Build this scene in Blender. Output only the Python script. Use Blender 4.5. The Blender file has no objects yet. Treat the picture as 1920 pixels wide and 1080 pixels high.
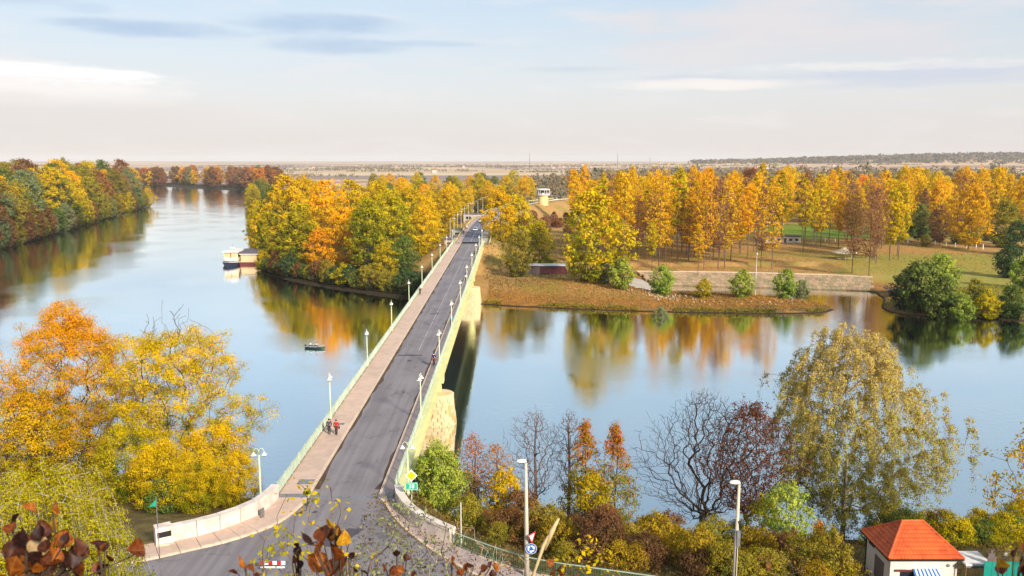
import bpy, math, random
import numpy as np
from mathutils import Vector, Matrix
R = math.radians
rng = np.random.default_rng(7)
random.seed(7)
scene = bpy.context.scene
col = scene.collection

def lin(r, g, b):
    f = lambda c: (c/255/12.92 if c/255 <= .04045 else ((c/255+.055)/1.055)**2.4)
    return (f(r), f(g), f(b))

# ------------------------------------------------------------------ camera
CAM_H = 41.0
PITCH = math.atan(242/1600)
cam_d = bpy.data.cameras.new('camera')
cam_d.lens = 30.0
cam_d.sensor_width = 36.0
cam_d.clip_start = 0.1
cam_d.dof.use_dof = True
cam_d.dof.focus_distance = 110.0
cam_d.dof.aperture_fstop = 6.5
cam_d.clip_end = 60000
cam = bpy.data.objects.new('camera', cam_d)
cam.location = (0, 0, CAM_H)
cam.rotation_euler = (math.pi/2-PITCH, 0, 0)
col.objects.link(cam)
scene.camera = cam

# ------------------------------------------------------------------ sky and sun
SUN_EL, SUN_AZ = R(27), R(148)          # azimuth clockwise from +Y: behind the camera, to the right
sun_d = bpy.data.lights.new('sun', 'SUN')
sun_d.energy = 4.5
sun_d.angle = R(6.0)
sun_d.color = (1.0, .91, .77)
sun = bpy.data.objects.new('sun', sun_d)
sv = Vector((math.sin(SUN_AZ)*math.cos(SUN_EL), math.cos(SUN_AZ)*math.cos(SUN_EL), math.sin(SUN_EL)))
sun.rotation_euler = sv.to_track_quat('Z', 'Y').to_euler()
sun.location = (60, -120, 120)
col.objects.link(sun)

world = bpy.data.worlds.new('World')
scene.world = world
world.use_nodes = True
WT = world.node_tree
WT.nodes.clear()

class NT:
    """small helper to wire node trees"""
    def __init__(s, t): s.t = t
    def n(s, typ, **kw):
        nd = s.t.nodes.new(typ)
        for k, v in kw.items():
            if k.startswith('i_'):
                k = k[2:]
                k = int(k) if k.isdigit() else k.replace('_', ' ')
                if isinstance(v, bpy.types.NodeSocket): s.t.links.new(v, nd.inputs[k])
                else: nd.inputs[k].default_value = v
            else: setattr(nd, k, v)
        return nd
    def m(s, op, a, b=0.0, c=0.0, clamp=False):
        nd = s.t.nodes.new('ShaderNodeMath'); nd.operation = op; nd.use_clamp = clamp
        for i, v in enumerate((a, b, c)):
            if isinstance(v, bpy.types.NodeSocket): s.t.links.new(v, nd.inputs[i])
            else: nd.inputs[i].default_value = v
        return nd.outputs[0]
    def mix(s, f, a, b, mode='MIX'):
        nd = s.t.nodes.new('ShaderNodeMix'); nd.data_type = 'RGBA'; nd.blend_type = mode
        for i, v in ((0, f), (6, a), (7, b)):
            if isinstance(v, bpy.types.NodeSocket): s.t.links.new(v, nd.inputs[i])
            else: nd.inputs[i].default_value = (*v, 1) if isinstance(v, tuple) and len(v) == 3 else v
        return nd.outputs[2]
    def ramp(s, v, stops, interp='LINEAR'):
        nd = s.t.nodes.new('ShaderNodeValToRGB'); nd.color_ramp.interpolation = interp
        e = nd.color_ramp.elements
        while len(e) < len(stops): e.new(.5)
        for el, (p, c) in zip(e, stops):
            el.position = p; el.color = (*c, 1) if isinstance(c, tuple) else (c, c, c, 1)
        s.t.links.new(v, nd.inputs[0])
        return nd.outputs[0]
    def smooth(s, v, a, b):
        nd = s.t.nodes.new('ShaderNodeMapRange'); nd.interpolation_type = 'SMOOTHSTEP'
        s.t.links.new(v, nd.inputs[0]); nd.inputs[1].default_value = a; nd.inputs[2].default_value = b
        return nd.outputs[0]
    def noise(s, vec, scale, detail=4.0, rough=.55, w=None):
        nd = s.t.nodes.new('ShaderNodeTexNoise'); nd.inputs['Scale'].default_value = scale
        nd.inputs['Detail'].default_value = detail; nd.inputs['Roughness'].default_value = rough
        if vec is not None: s.t.links.new(vec, nd.inputs['Vector'])
        return nd.outputs[0]
    def mapping(s, vec, scale=(1, 1, 1), loc=(0, 0, 0), rot=(0, 0, 0)):
        nd = s.t.nodes.new('ShaderNodeMapping'); s.t.links.new(vec, nd.inputs[0])
        nd.inputs['Scale'].default_value = scale; nd.inputs['Location'].default_value = loc; nd.inputs['Rotation'].default_value = rot
        return nd.outputs[0]

w = NT(WT)
ex = lambda c: tuple(x*.79 for x in lin(*c))      # cloud colours, before the exposure
sky = w.n('ShaderNodeTexSky', sky_type='NISHITA', sun_disc=False, sun_elevation=SUN_EL, sun_rotation=SUN_AZ,
          altitude=100, air_density=1.0, dust_density=1.6, ozone_density=1.6)
SKY_S = 0.105
sky_c = w.mix(1.0, sky.outputs[0], (SKY_S, SKY_S, SKY_S), 'MULTIPLY')
tc = w.n('ShaderNodeTexCoord')
sep = w.n('ShaderNodeSeparateXYZ', i_0=tc.outputs['Generated'])
dx, dy, dz = sep.outputs
el = w.m('ARCSINE', w.m('MINIMUM', w.m('MAXIMUM', dz, -1.0), 1.0))       # elevation, radians
az = w.m('ARCTAN2', dx, dy)                                              # 0 = +Y, right positive
# thin high veil, denser towards the horizon
elc = w.m('MAXIMUM', el, 0.0)
veil = w.m('ADD', w.m('MULTIPLY', w.m('POWER', 2.718, w.m('MULTIPLY', elc, -5.5)), .58), .40)
veil_col = w.ramp(w.m('MULTIPLY', elc, 4.0), [(0.0, ex((228, 219, 214))), (.30, ex((230, 228, 229))), (.8, ex((214, 230, 243))), (1.0, ex((204, 226, 243)))])
cur = w.mix(veil, sky_c, veil_col)
flat = w.n('ShaderNodeCombineXYZ', i_0=w.m('MULTIPLY', az, 8.0), i_1=w.m('MULTIPLY', el, 36.0))
flat2 = w.n('ShaderNodeCombineXYZ', i_0=w.m('MULTIPLY', az, 15.0), i_1=w.m('MULTIPLY', el, 85.0), i_2=3.7)
n1 = w.noise(flat.outputs[0], 1.0, 6, .55)
n2 = w.noise(flat2.outputs[0], 1.0, 5, .6)
n3 = w.m('ADD', w.m('MULTIPLY', n1, .6), w.m('MULTIPLY', n2, .4))
# thin cirrus streaks everywhere
cir = w.m('MULTIPLY', w.smooth(n1, .48, .72), .45)
cur = w.mix(cir, cur, ex((236, 232, 233)))
F0 = 1600
def blob(px, py, wx, wy, colr, strength, warp=1.3, soft=(1.2, .15), nn=None):
    """one cloud at the photographed azimuth / elevation"""
    global cur
    a0 = math.atan((px-960)/F0); e0 = PITCH*0 + math.atan((298-py)/F0)*.98
    ax = w.m('DIVIDE', w.m('SUBTRACT', az, a0), wx/F0)
    ey = w.m('DIVIDE', w.m('SUBTRACT', el, e0), wy/F0)
    d = w.m('ADD', w.m('MULTIPLY', ax, ax), w.m('MULTIPLY', ey, ey))
    d = w.m('ADD', d, w.m('MULTIPLY', w.m('SUBTRACT', nn or n3, .5), -warp*2.2))
    cur = w.mix(w.m('MULTIPLY', w.smooth(d, soft[0], soft[1]), strength), cur, colr)
grey = ex((178, 200, 226))
blob(310, 78, 150, 14, grey, .85, 1.9, (1.7, -.2))
blob(610, 58, 150, 18, grey, .9, 2.0, (1.7, -.2))
blob(650, 94, 120, 15, grey, .8, 1.9, (1.7, -.2))
blob(770, 88, 110, 6, grey, .6, 2.2, (2.0, -.5))
blob(30, 38, 110, 16, ex((184, 202, 222)), .8, 2.0, (2.0, -.5))
blob(190, 50, 40, 8, grey, .45, 2.2, (2.0, -.5))
blob(1080, 133, 90, 5, ex((200, 209, 223)), .6, 1.8, (2.0, -.5))
blob(1480, 85, 290, 62, ex((218, 218, 223)), .85, 3.2, (1.9, -.5))
blob(1420, 50, 230, 40, ex((226, 222, 224)), .7, 3.0, (1.9, -.5), nn=n1)
blob(1330, 110, 180, 22, ex((226, 224, 226)), .6, 3.0, (1.9, -.5))
blob(1580, 152, 300, 14, ex((204, 211, 226)), .8, 2.6, (1.6, -.2))
blob(1760, 168, 280, 10, ex((206, 212, 225)), .7, 2.6, (1.6, -.2))
blob(1600, 140, 210, 8, ex((250, 243, 236)), .6, 4.0, (2.2, -1.0), nn=n2)
blob(1260, 164, 120, 8, ex((250, 243, 237)), .5, 4.0, (2.2, -1.0), nn=n2)
blob(1380, 164, 170, 10, ex((250, 242, 235)), .6, 3.0, (1.6, -.2))
blob(110, 182, 210, 34, ex((250, 244, 241)), .8, 2.0, (1.5, -.1), nn=n1)
blob(170, 160, 110, 16, ex((255, 254, 252)), .95, 2.4, (1.5, -.1), nn=n2)
blob(50, 154, 70, 10, ex((255, 253, 250)), .85, 1.8, (1.3, .1))
blob(60, 225, 340, 36, ex((226, 218, 214)), .6, 1.6, (1.5, -.2), nn=n1)
bg = w.n('ShaderNodeBackground', i_0=cur, i_1=1.0)
wo = w.n('ShaderNodeOutputWorld', i_0=bg.outputs[0])

scene.view_settings.view_transform = 'Standard'
scene.view_settings.look = 'None'
scene.view_settings.gamma = 1
scene.view_settings.use_curve_mapping = False
scene.view_settings.exposure = 0.45
scene.render.engine = 'CYCLES'
scene.cycles.max_bounces = 6
scene.cycles.diffuse_bounces = 2
scene.cycles.glossy_bounces = 3
scene.cycles.transmission_bounces = 3
scene.cycles.volume_bounces = 0
scene.cycles.transparent_max_bounces = 6
scene.cycles.caustics_reflective = False
scene.cycles.caustics_refractive = False
scene.cycles.use_denoising = True

# ------------------------------------------------------------------ pixel of the photograph -> point on a level / at a distance
_c, _s = math.cos(PITCH), math.sin(PITCH)
def _dir(px, py):
    u = (px-960)/1600; v = (540-py)/1600
    return (u, _c+v*_s, -_s+v*_c)
def G(px, py, z=0.0):
    d = _dir(px, py); t = (z-CAM_H)/d[2]
    return (d[0]*t, d[1]*t)
def D(px, py, Y):
    d = _dir(px, py); t = Y/d[1]
    return (d[0]*t, Y, CAM_H+d[2]*t)

# ------------------------------------------------------------------ object helpers
def tag(o, label=None, cat=None, group=None, kind=None):
    if label: o['label'] = label
    if cat: o['category'] = cat
    if group: o['group'] = group
    if kind: o['kind'] = kind
    return o
def empty(name, loc=(0, 0, 0), rz=0.0, parent=None):
    o = bpy.data.objects.new(name, None); col.objects.link(o)
    o.location = loc; o.rotation_euler = (0, 0, rz); o.empty_display_size = .3
    if parent: o.parent = parent
    return o
def thing(name, label, cat, loc=(0, 0, 0), rz=0.0, group=None):
    return tag(empty(name, loc, rz), label, cat, group)
def link(name, me, parent=None, loc=None, rot=None, mat=None):
    o = bpy.data.objects.new(name, me); col.objects.link(o)
    if parent: o.parent = parent
    if loc is not None: o.location = loc
    if rot is not None: o.rotation_euler = rot
    if mat is not None:
        if len(me.materials) == 0: me.materials.append(mat)
        else: o.material_slots[0].link = 'OBJECT'; o.material_slots[0].material = mat
    return o
def np_mesh(name, V, F, attr=None, smooth=False):
    V = np.asarray(V, dtype=np.float32); F = np.asarray(F, dtype=np.int32)
    me = bpy.data.meshes.new(name)
    n, k = F.shape
    me.vertices.add(len(V)); me.vertices.foreach_set('co', V.ravel())
    me.loops.add(n*k); me.loops.foreach_set('vertex_index', F.ravel())
    me.polygons.add(n); me.polygons.foreach_set('loop_start', np.arange(0, n*k, k, dtype=np.int32))
    if attr is not None:
        a = me.attributes.new('mixv', 'FLOAT', 'FACE'); a.data.foreach_set('value', np.asarray(attr, dtype=np.float32))
    if smooth: me.polygons.foreach_set('use_smooth', np.ones(n, dtype=bool))
    me.update(calc_edges=True)
    me.validate()
    return me

class MB:
    """collects shapes, builds ONE mesh"""
    def __init__(s): s.v = []; s.f = []
    def add(s, vs, fs):
        b = len(s.v); s.v += [tuple(p) for p in vs]; s.f += [tuple(b+i for i in f) for f in fs]; return s
    def box(s, c, d, rz=0.0):
        x, y, z = d[0]/2, d[1]/2, d[2]/2; ca, sa = math.cos(rz), math.sin(rz)
        vs = []
        for k in (-z, z):
            for (i, j) in ((-x, -y), (x, -y), (x, y), (-x, y)):
                vs.append((c[0]+i*ca-j*sa, c[1]+i*sa+j*ca, c[2]+k))
        return s.add(vs, [(3, 2, 1, 0), (4, 5, 6, 7), (0, 1, 5, 4), (1, 2, 6, 5), (2, 3, 7, 6), (3, 0, 4, 7)])
    def bar(s, a, b, wd, ht):
        """box between two points, vertical height ht"""
        a = Vector(a); b = Vector(b); t = (b-a); h = Vector((t.y, -t.x, 0))
        h = h.normalized()*wd/2 if h.length > 1e-6 else Vector((wd/2, 0, 0))
        u = h.cross(t).normalized()*ht/2 if t.length > 0 else Vector((0, 0, ht/2))
        vs = [a-h-u, a+h-u, a+h+u, a-h+u, b-h-u, b+h-u, b+h+u, b-h+u]
        return s.add(vs, [(3, 2, 1, 0), (4, 5, 6, 7), (0, 1, 5, 4), (1, 2, 6, 5), (2, 3, 7, 6), (3, 0, 4, 7)])
    def tube(s, pts, rad, n=8, cap=True):
        pts = [Vector(p) for p in pts]
        if not hasattr(rad, '__len__'): rad = [rad]*len(pts)
        b = len(s.v); prev = None
        for i, p in enumerate(pts):
            t = (pts[min(i+1, len(pts)-1)]-pts[max(i-1, 0)]).normalized()
            if prev is None:
                a = Vector((1, 0, 0)) if abs(t.x) < .8 else Vector((0, 1, 0))
            else: a = prev
            x = (a-t*a.dot(t)).normalized(); y = t.cross(x); prev = x
            for k in range(n):
                q = 2*math.pi*k/n
                s.v.append(tuple(p+(x*math.cos(q)+y*math.sin(q))*rad[i]))
        for i in range(len(pts)-1):
            for k in range(n):
                k2 = (k+1) % n
                s.f.append((b+i*n+k, b+i*n+k2, b+(i+1)*n+k2, b+(i+1)*n+k))
        if cap:
            s.f.append(tuple(b+k for k in range(n-1, -1, -1))); e = b+(len(pts)-1)*n
            s.f.append(tuple(e+k for k in range(n)))
        return s
    def lathe(s, prof, n=12, c=(0, 0, 0)):
        b = len(s.v)
        for (r, z) in prof:
            for k in range(n):
                q = 2*math.pi*k/n
                s.v.append((c[0]+r*math.cos(q), c[1]+r*math.sin(q), c[2]+z))
        for i in range(len(prof)-1):
            for k in range(n):
                k2 = (k+1) % n
                s.f.append((b+i*n+k, b+i*n+k2, b+(i+1)*n+k2, b+(i+1)*n+k))
        s.f.append(tuple(b+k for k in range(n-1, -1, -1))); e = b+(len(prof)-1)*n
        s.f.append(tuple(e+k for k in range(n)))
        return s
    def prism(s, poly, z0, z1):
        n = len(poly)
        vs = [(p[0], p[1], z0) for p in poly]+[(p[0], p[1], z1) for p in poly]
        return s.add(vs, [tuple(range(n-1, -1, -1)), tuple(range(n, 2*n))]+[(i, (i+1) % n, n+(i+1) % n, n+i) for i in range(n)])
    def extr(s, prof, x0, x1, axis='x'):
        """profile in the (y,z) plane swept along x"""
        n = len(prof)
        f = (lambda x, p: (x, p[0], p[1])) if axis == 'x' else (lambda x, p: (p[0], x, p[1]))
        vs = [f(x0, p) for p in prof]+[f(x1, p) for p in prof]
        return s.add(vs, [tuple(range(n-1, -1, -1)), tuple(range(n, 2*n))]+[(i, (i+1) % n, n+(i+1) % n, n+i) for i in range(n)])
    def mesh(s, name, mat=None, smooth=False):
        me = bpy.data.meshes.new(name); me.from_pydata(s.v, [], s.f); me.update()
        import bmesh
        bm = bmesh.new(); bm.from_mesh(me); bmesh.ops.recalc_face_normals(bm, faces=bm.faces); bm.to_mesh(me); bm.free()
        if smooth: me.polygons.foreach_set('use_smooth', [True]*len(me.polygons))
        if mat: me.materials.append(mat)
        return me
    def build(s, name, mat, parent=None, loc=None, rz=None, smooth=False):
        o = link(name, s.mesh(name, mat, smooth), parent, loc)
        if rz is not None: o.rotation_euler = (0, 0, rz)
        return o

# ------------------------------------------------------------------ materials
def newmat(name):
    m = bpy.data.materials.new(name); m.use_nodes = True
    t = m.node_tree; t.nodes.clear()
    N = NT(t)
    out = N.n('ShaderNodeOutputMaterial')
    return m, N, out
def pbr(name, c, rough=.7, metal=0.0, var=.12, scale=3.0, bump=0.0, spec=.4, c2=None, world_co=False, bscale=None):
    """procedural: base colour broken up by two noises, optional relief"""
    m, N, out = newmat(name)
    tc = N.n('ShaderNodeTexCoord')
    vec = tc.outputs['Object']
    if world_co: vec = N.n('ShaderNodeNewGeometry').outputs['Position']
    n1 = N.noise(vec, scale, 5, .6); n2 = N.noise(vec, scale*.17, 3, .5)
    d = c2 or tuple(max(0, x*(1-2.2*var)) for x in c)
    f = N.smooth(N.m('ADD', N.m('MULTIPLY', n1, .6), N.m('MULTIPLY', n2, .4)), .35, .68)
    cc = N.mix(f, c, d)
    p = N.n('ShaderNodeBsdfPrincipled', i_Base_Color=cc, i_Roughness=rough, i_Metallic=metal)
    p.inputs['Specular IOR Level'].default_value = spec
    if bump:
        b = N.n('ShaderNodeBump', i_Strength=1.0, i_Distance=bump, i_Height=N.noise(vec, bscale or scale*2, 4, .6))
        N.t.links.new(b.outputs[0], p.inputs['Normal'])
    N.t.links.new(p.outputs[0], out.inputs[0])
    return m
def leafmat(name, a, b, jitter=.40, trans=.36, solo=False):
    """a: turned leaf colour, b: colour of the leaves that are still greener / older"""
    m, N, out = newmat(name)
    at = N.n('ShaderNodeAttribute', attribute_name='mixv')
    oi = N.n('ShaderNodeObjectInfo')
    if solo: jitter = 0.0
    f = N.m('ADD', at.outputs['Fac'], N.m('MULTIPLY', N.m('SUBTRACT', oi.outputs['Random'], .5), jitter), clamp=True)
    c = N.mix(f, a, b)
    geo = N.n('ShaderNodeNewGeometry')
    ri = geo.outputs['Random Per Island']
    c = N.mix(1.0, c, N.ramp(ri, [(0, (.82, .82, .82)), (.5, (.98, .98, .98)), (1, (1.15, 1.13, 1.08))]), 'MULTIPLY')
    hs = N.n('ShaderNodeHueSaturation', i_Color=c, i_Hue=N.m('ADD', .5, N.m('MULTIPLY', N.m('SUBTRACT', oi.outputs['Random'], .5), .014)),
             i_Value=N.m('ADD', .87, N.m('MULTIPLY', N.m('FRACT', N.m('MULTIPLY', oi.outputs['Random'], 17.3)), .28)), i_Saturation=1.0)
    if solo: hs = N.n('ShaderNodeHueSaturation', i_Color=c, i_Value=.98)
    df = N.n('ShaderNodeBsdfDiffuse', i_0=hs.outputs[0])
    tr = N.n('ShaderNodeBsdfTranslucent', i_0=hs.outputs[0])
    mx = N.n('ShaderNodeMixShader', i_0=trans, i_1=df.outputs[0], i_2=tr.outputs[0])
    N.t.links.new(mx.outputs[0], out.inputs[0])
    return m

LM = dict(
    maple_l=leafmat('leaf_maple_orange', lin(252, 180, 24), lin(168, 150, 26), solo=True),
    maple_r=leafmat('leaf_maple_gold', lin(250, 208, 28), lin(160, 148, 24), solo=True),
    gold=leafmat('leaf_gold', lin(246, 196, 22), lin(160, 150, 24)),
    amber=leafmat('leaf_amber', lin(248, 190, 22), lin(190, 162, 26)),
    orange=leafmat('leaf_orange', lin(248, 168, 24), lin(200, 160, 24)),
    yellow=leafmat('leaf_yellow', lin(236, 196, 26), lin(142, 144, 26)),
    lime=leafmat('leaf_yellow_green', lin(214, 188, 28), lin(102, 120, 28)),
    olive=leafmat('leaf_olive', lin(178, 156, 52), lin(106, 116, 44)),
    green=leafmat('leaf_green', lin(128, 140, 62), lin(62, 92, 44)),
    dark=leafmat('leaf_dark_green', lin(84, 106, 62), lin(48, 74, 46)),
    willow=leafmat('leaf_willow', lin(178, 186, 74), lin(112, 140, 50)),
    silver=leafmat('leaf_silver', lin(146, 152, 104), lin(104, 120, 78)),
    rust=leafmat('leaf_rust', lin(214, 130, 48), lin(184, 130, 46)),
    brown=leafmat('leaf_brown', lin(156, 106, 62), lin(112, 84, 58)),
    mauve=leafmat('leaf_faded', lin(176, 126, 84), lin(138, 106, 84)),
    maroon=leafmat('leaf_maroon', lin(136, 82, 52), lin(104, 66, 48), solo=True),
    rustgreen=leafmat('leaf_rust_to_green', lin(210, 120, 44), lin(150, 146, 38), solo=True),
    mustard=leafmat('leaf_mustard', lin(190, 158, 40), lin(116, 104, 40)),
    umber=leafmat('leaf_umber', lin(128, 92, 60), lin(84, 66, 48)),
    weep=leafmat('leaf_weeping', lin(220, 192, 104), lin(156, 156, 50), solo=True),
    birch=leafmat('leaf_birch', lin(196, 178, 34), lin(120, 132, 30), solo=True),
)
M = dict(
    bark=pbr('bark', lin(104, 88, 72), .9, var=.25, scale=4, bump=.02),
    bark_dark=pbr('bark_dark', lin(74, 58, 46), .9, var=.25, scale=4, bump=.02),
    bark_pale=pbr('bark_pale', lin(186, 170, 148), .85, var=.22, scale=3, bump=.01),
    bark_birch=pbr('bark_birch', lin(222, 214, 202), .8, var=.15, scale=5),
    twig=pbr('twig', lin(122, 98, 84), .9, var=.2, scale=2),
    twig_red=pbr('twig_red', lin(128, 92, 76), .9, var=.2, scale=2),
)
# ------------------------------------------------------------------ terrain
def P(lst, z=0.0): return [G(px, py, z) for px, py in lst]
FAR = [(-4000, 1650), (-900, 1430), (-580, 1363), (-470, 1240), (-330, 1120), (-272, 930), (-236, 765), (-165, 540), (-128, 430), (-108, 360), (-100, 332)] \
    + P([(500, 512), (540, 526), (580, 534), (620, 541), (680, 550), (720, 556), (760, 560), (820, 566), (905, 571), (960, 575), (1100, 581), (1250, 586), (1400, 589), (1500, 589), (1550, 586), (1566, 581),
         (1545, 573), (1500, 563), (1400, 556), (1290, 551), (1238, 547), (1226, 541), (1240, 536), (1400, 538), (1560, 543), (1640, 549), (1656, 562), (1652, 578), (1668, 586), (1700, 592), (1800, 597), (1920, 603)]) \
    + [(200, 206), (420, 190), (4000, 120), (14000, 3000), (14000, 14000), (-14000, 14000), (-14000, 1650)]
LEFT = [(-4000, 330), (-300, 300), (-246, 345)] + P([(0, 470), (60, 452), (100, 441), (150, 426), (200, 411), (250, 396), (276, 388)]) + [(-330, 790), (-420, 900), (-800, 1080), (-4000, 1250)]
def sdf(poly, X, Y):
    p = np.array(poly); q = np.roll(p, -1, 0)
    x = X.ravel(); y = Y.ravel()
    dmin = np.full(x.shape, 1e18); ins = np.zeros(x.shape, bool)
    for (ax, ay), (bx, by) in zip(p, q):
        ex, ey = bx-ax, by-ay; L = ex*ex+ey*ey+1e-12
        t = np.clip(((x-ax)*ex+(y-ay)*ey)/L, 0, 1)
        dmin = np.minimum(dmin, (x-ax-t*ex)**2+(y-ay-t*ey)**2)
        c = ((ay > y) != (by > y))
        with np.errstate(divide='ignore', invalid='ignore'):
            xi = ex*(y-ay)/(by-ay if by != ay else 1e-9)+ax
        ins ^= c & (x < xi)
    d = np.sqrt(dmin)
    return np.where(ins, d, -d).reshape(X.shape)
def sm(t): t = np.clip(t, 0, 1); return t*t*(3-2*t)
def nz(X, Y, s, seed=0):
    """cheap smooth value noise from sines"""
    r = np.random.default_rng(seed); o = 0
    for k in range(5):
        a = r.uniform(0, 6.28); f = s*(1.7**k)
        o = o+np.sin((X*math.cos(a)+Y*math.sin(a))*f+r.uniform(0, 6.28))*(.6**k)
    return o/2
ROADC = [(-14.6, 295), (-14.6, 340), (-14.0, 390), (-11.5, 440), (-5.5, 500), (5, 548), (22, 596), (60, 662), (130, 750), (300, 900), (700, 1200)]
def dist_line(pts, X, Y):
    best = np.full(X.shape, 1e9)
    for (ax, ay), (bx, by) in zip(pts[:-1], pts[1:]):
        ex, ey = bx-ax, by-ay; L = ex*ex+ey*ey
        t = np.clip(((X-ax)*ex+(Y-ay)*ey)/L, 0, 1)
        best = np.minimum(best, np.hypot(X-ax-t*ex, Y-ay-t*ey))
    return best
SHX = [-300, -120, -60, -30, -20, -8, 0, 20, 40, 60, 90, 300]
SHY = [160, 124, 108, 98, 94, 92, 90.5, 88, 87, 88, 92, 110]
YPX = [-300, -60, -26, -20.5, -19, -8.5, -6, -3.5, 1, 8, 20, 30, 60, 300]
YPY = [66, 60, 62, 68, 71, 71, 65.5, 61.5, 58.5, 56, 52, 49, 42, 40]
def height(X, Y):
    X = np.asarray(X, float); Y = np.asarray(Y, float)
    df = sdf(FAR, X, Y); dl = sdf(LEFT, X, Y)
    d = np.maximum(df, dl)
    h = np.where(d > 0, .7*sm(d/2.0)+3.2*sm((d-1)/24), np.maximum(-3.0, d*.35))
    h = h+np.where(d > 6, nz(X, Y, .05, 3)*.25*sm((d-6)/20), 0)+np.where(d > 0, nz(X, Y, .4, 4)*.08, 0)
    # the revetment behind the inlet: steep
    rv = (X > 38) & (X < 112) & (Y > 258) & (Y < 306) & (df > 0)
    h = np.where(rv, np.minimum(h, np.clip((df-1.0)*.20-.6, -.4, 2.75)), h)
    spit = (X > 34) & (Y < 300) & (X < 100) & (df > 0) & (Y < np.interp(X, [34, 110], [262, 266]))
    h = np.where(spit, np.minimum(h, np.interp(X, [34, 44], [3.0, .45])+np.interp(X, [34, 44], [0, .55])*sm(df/7)), h)
    # road embankment behind the bridge
    dr = dist_line(ROADC, X, Y)
    h = np.where((d > 0) | (Y > 285), np.maximum(h, np.clip(11.85-np.maximum(dr-8.2, 0)*.55, -3, 12)), h)
    # distant ridge on the right
    far = 55*np.exp(-((X-2600)/1500)**2-((Y-4300)/500)**2)+42*np.exp(-((X-4200)/1300)**2-((Y-6200)/600)**2)
    h = h+far
    # near bank and the hillside the camera stands on
    ys = np.interp(X, SHX, SHY); yp = np.interp(X, YPX, YPY)
    t = np.clip((ys-Y)/np.maximum(ys-yp, 1), -1, 1)
    near = np.where(t > 0, 11.9*np.clip(t, 0, 1)**.85, t*6)
    near = near+np.where((t > .05) & (t < .95), nz(X, Y, .5, 9)*.25, 0)
    ter = sm((X-27)/3)*sm((52-X)/3)*sm((Y-60)/3)*sm((78-Y)/3)
    near = near*(1-ter)+5.0*ter
    ht = np.where(Y < 45.5, 11.9+(45.5-Y)*.60, 0)
    ht = np.minimum(ht, 39.45+nz(X, Y, .6, 5)*.05)
    near = np.where(Y < 45.5, np.maximum(ht+nz(X, Y, .3, 6)*.3*sm((45.5-Y)/6), 11.5), near)
    return np.where(Y < ys+9, np.where(d > -20, np.maximum(near, h), near), h)
def axis(lo, hi, step, ext0, ext1, g=1.16):
    a = list(np.arange(lo, hi+.01, step)); s = step
    while a[-1] < ext1: s *= g; a.append(a[-1]+s)
    s = step; b = [a[0]]
    while b[-1] > ext0: s *= g; b.append(b[-1]-s)
    return np.array(b[:0:-1]+a)
gx = axis(-180, 175, 1.9, -16000, 16000, 1.10); gy = axis(-14, 420, 1.9, -60, 15500, 1.07)
XX, YY = np.meshgrid(gx, gy)
ZZ = height(XX, YY)
nx, ny = len(gx), len(gy)
V = np.stack([XX, YY, ZZ], -1).reshape(-1, 3)
I = np.arange(nx*ny).reshape(ny, nx)
Fq = np.stack([I[:-1, :-1], I[:-1, 1:], I[1:, 1:], I[1:, :-1]], -1).reshape(-1, 4)
def hz(x, y): return float(height(np.array([float(x)]), np.array([float(y)]))[0])

m, N, out = newmat('ground_soil')
pos = N.n('ShaderNodeNewGeometry').outputs['Position']
sp = N.n('ShaderNodeSeparateXYZ', i_0=pos); gX, gY, gZ = sp.outputs
na = N.noise(pos, .055, 5, .6); nb = N.noise(pos, .6, 5, .65); nc = N.noise(pos, 4.0, 4, .7)
litter = N.mix(N.smooth(nb, .38, .66), lin(186, 144, 88), lin(164, 132, 80))
litter = N.mix(N.smooth(na, .48, .62), litter, lin(150, 134, 66))
litter = N.mix(N.m('MULTIPLY', N.smooth(nc, .5, .7), .5), litter, lin(196, 130, 52))
meadow = N.mix(N.smooth(nb, .4, .65), lin(140, 140, 62), lin(168, 148, 72))
fm = N.m('MULTIPLY', N.smooth(N.m('ADD', gX, N.m('MULTIPLY', na, 40)), 118, 150), N.smooth(gY, 345, 325))
c = N.mix(fm, litter, meadow)
lawn = N.m('MULTIPLY', N.m('MULTIPLY', N.smooth(gX, 110, 135), N.smooth(gX, 260, 225)), N.m('MULTIPLY', N.smooth(gY, 395, 405), N.smooth(gY, 500, 480)))
c = N.mix(N.m('MULTIPLY', lawn, .9), c, lin(112, 138, 44))
# shore mud and dry leaves just above the water
sp_or = N.mix(N.smooth(nb, .36, .62), lin(176, 120, 58), lin(132, 104, 62))
c = N.mix(N.m('MULTIPLY', N.m('MULTIPLY', N.smooth(gZ, 2.7, 1.3), N.smooth(gX, -9, -6)), N.smooth(gY, 150, 200)), c, sp_or)
c = N.mix(N.m('MULTIPLY', N.m('MULTIPLY', N.smooth(gX, 30, 42), N.smooth(gZ, 1.5, 1.1)), N.smooth(N.noise(pos, .22, 4, .6), .42, .56)), c, lin(112, 96, 62))
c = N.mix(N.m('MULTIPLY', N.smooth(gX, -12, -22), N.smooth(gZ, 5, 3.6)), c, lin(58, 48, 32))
c = N.mix(N.smooth(gZ, .40, .12), c, lin(56, 48, 34))
# near bank and hillside: dry grass and soil
hill = N.mix(N.smooth(nb, .38, .62), lin(126, 112, 66), lin(96, 82, 54))
hill = N.mix(N.smooth(nc, .5, .68), hill, lin(150, 120, 70))
c = N.mix(N.smooth(gY, 150, 120), c, hill)
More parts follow.
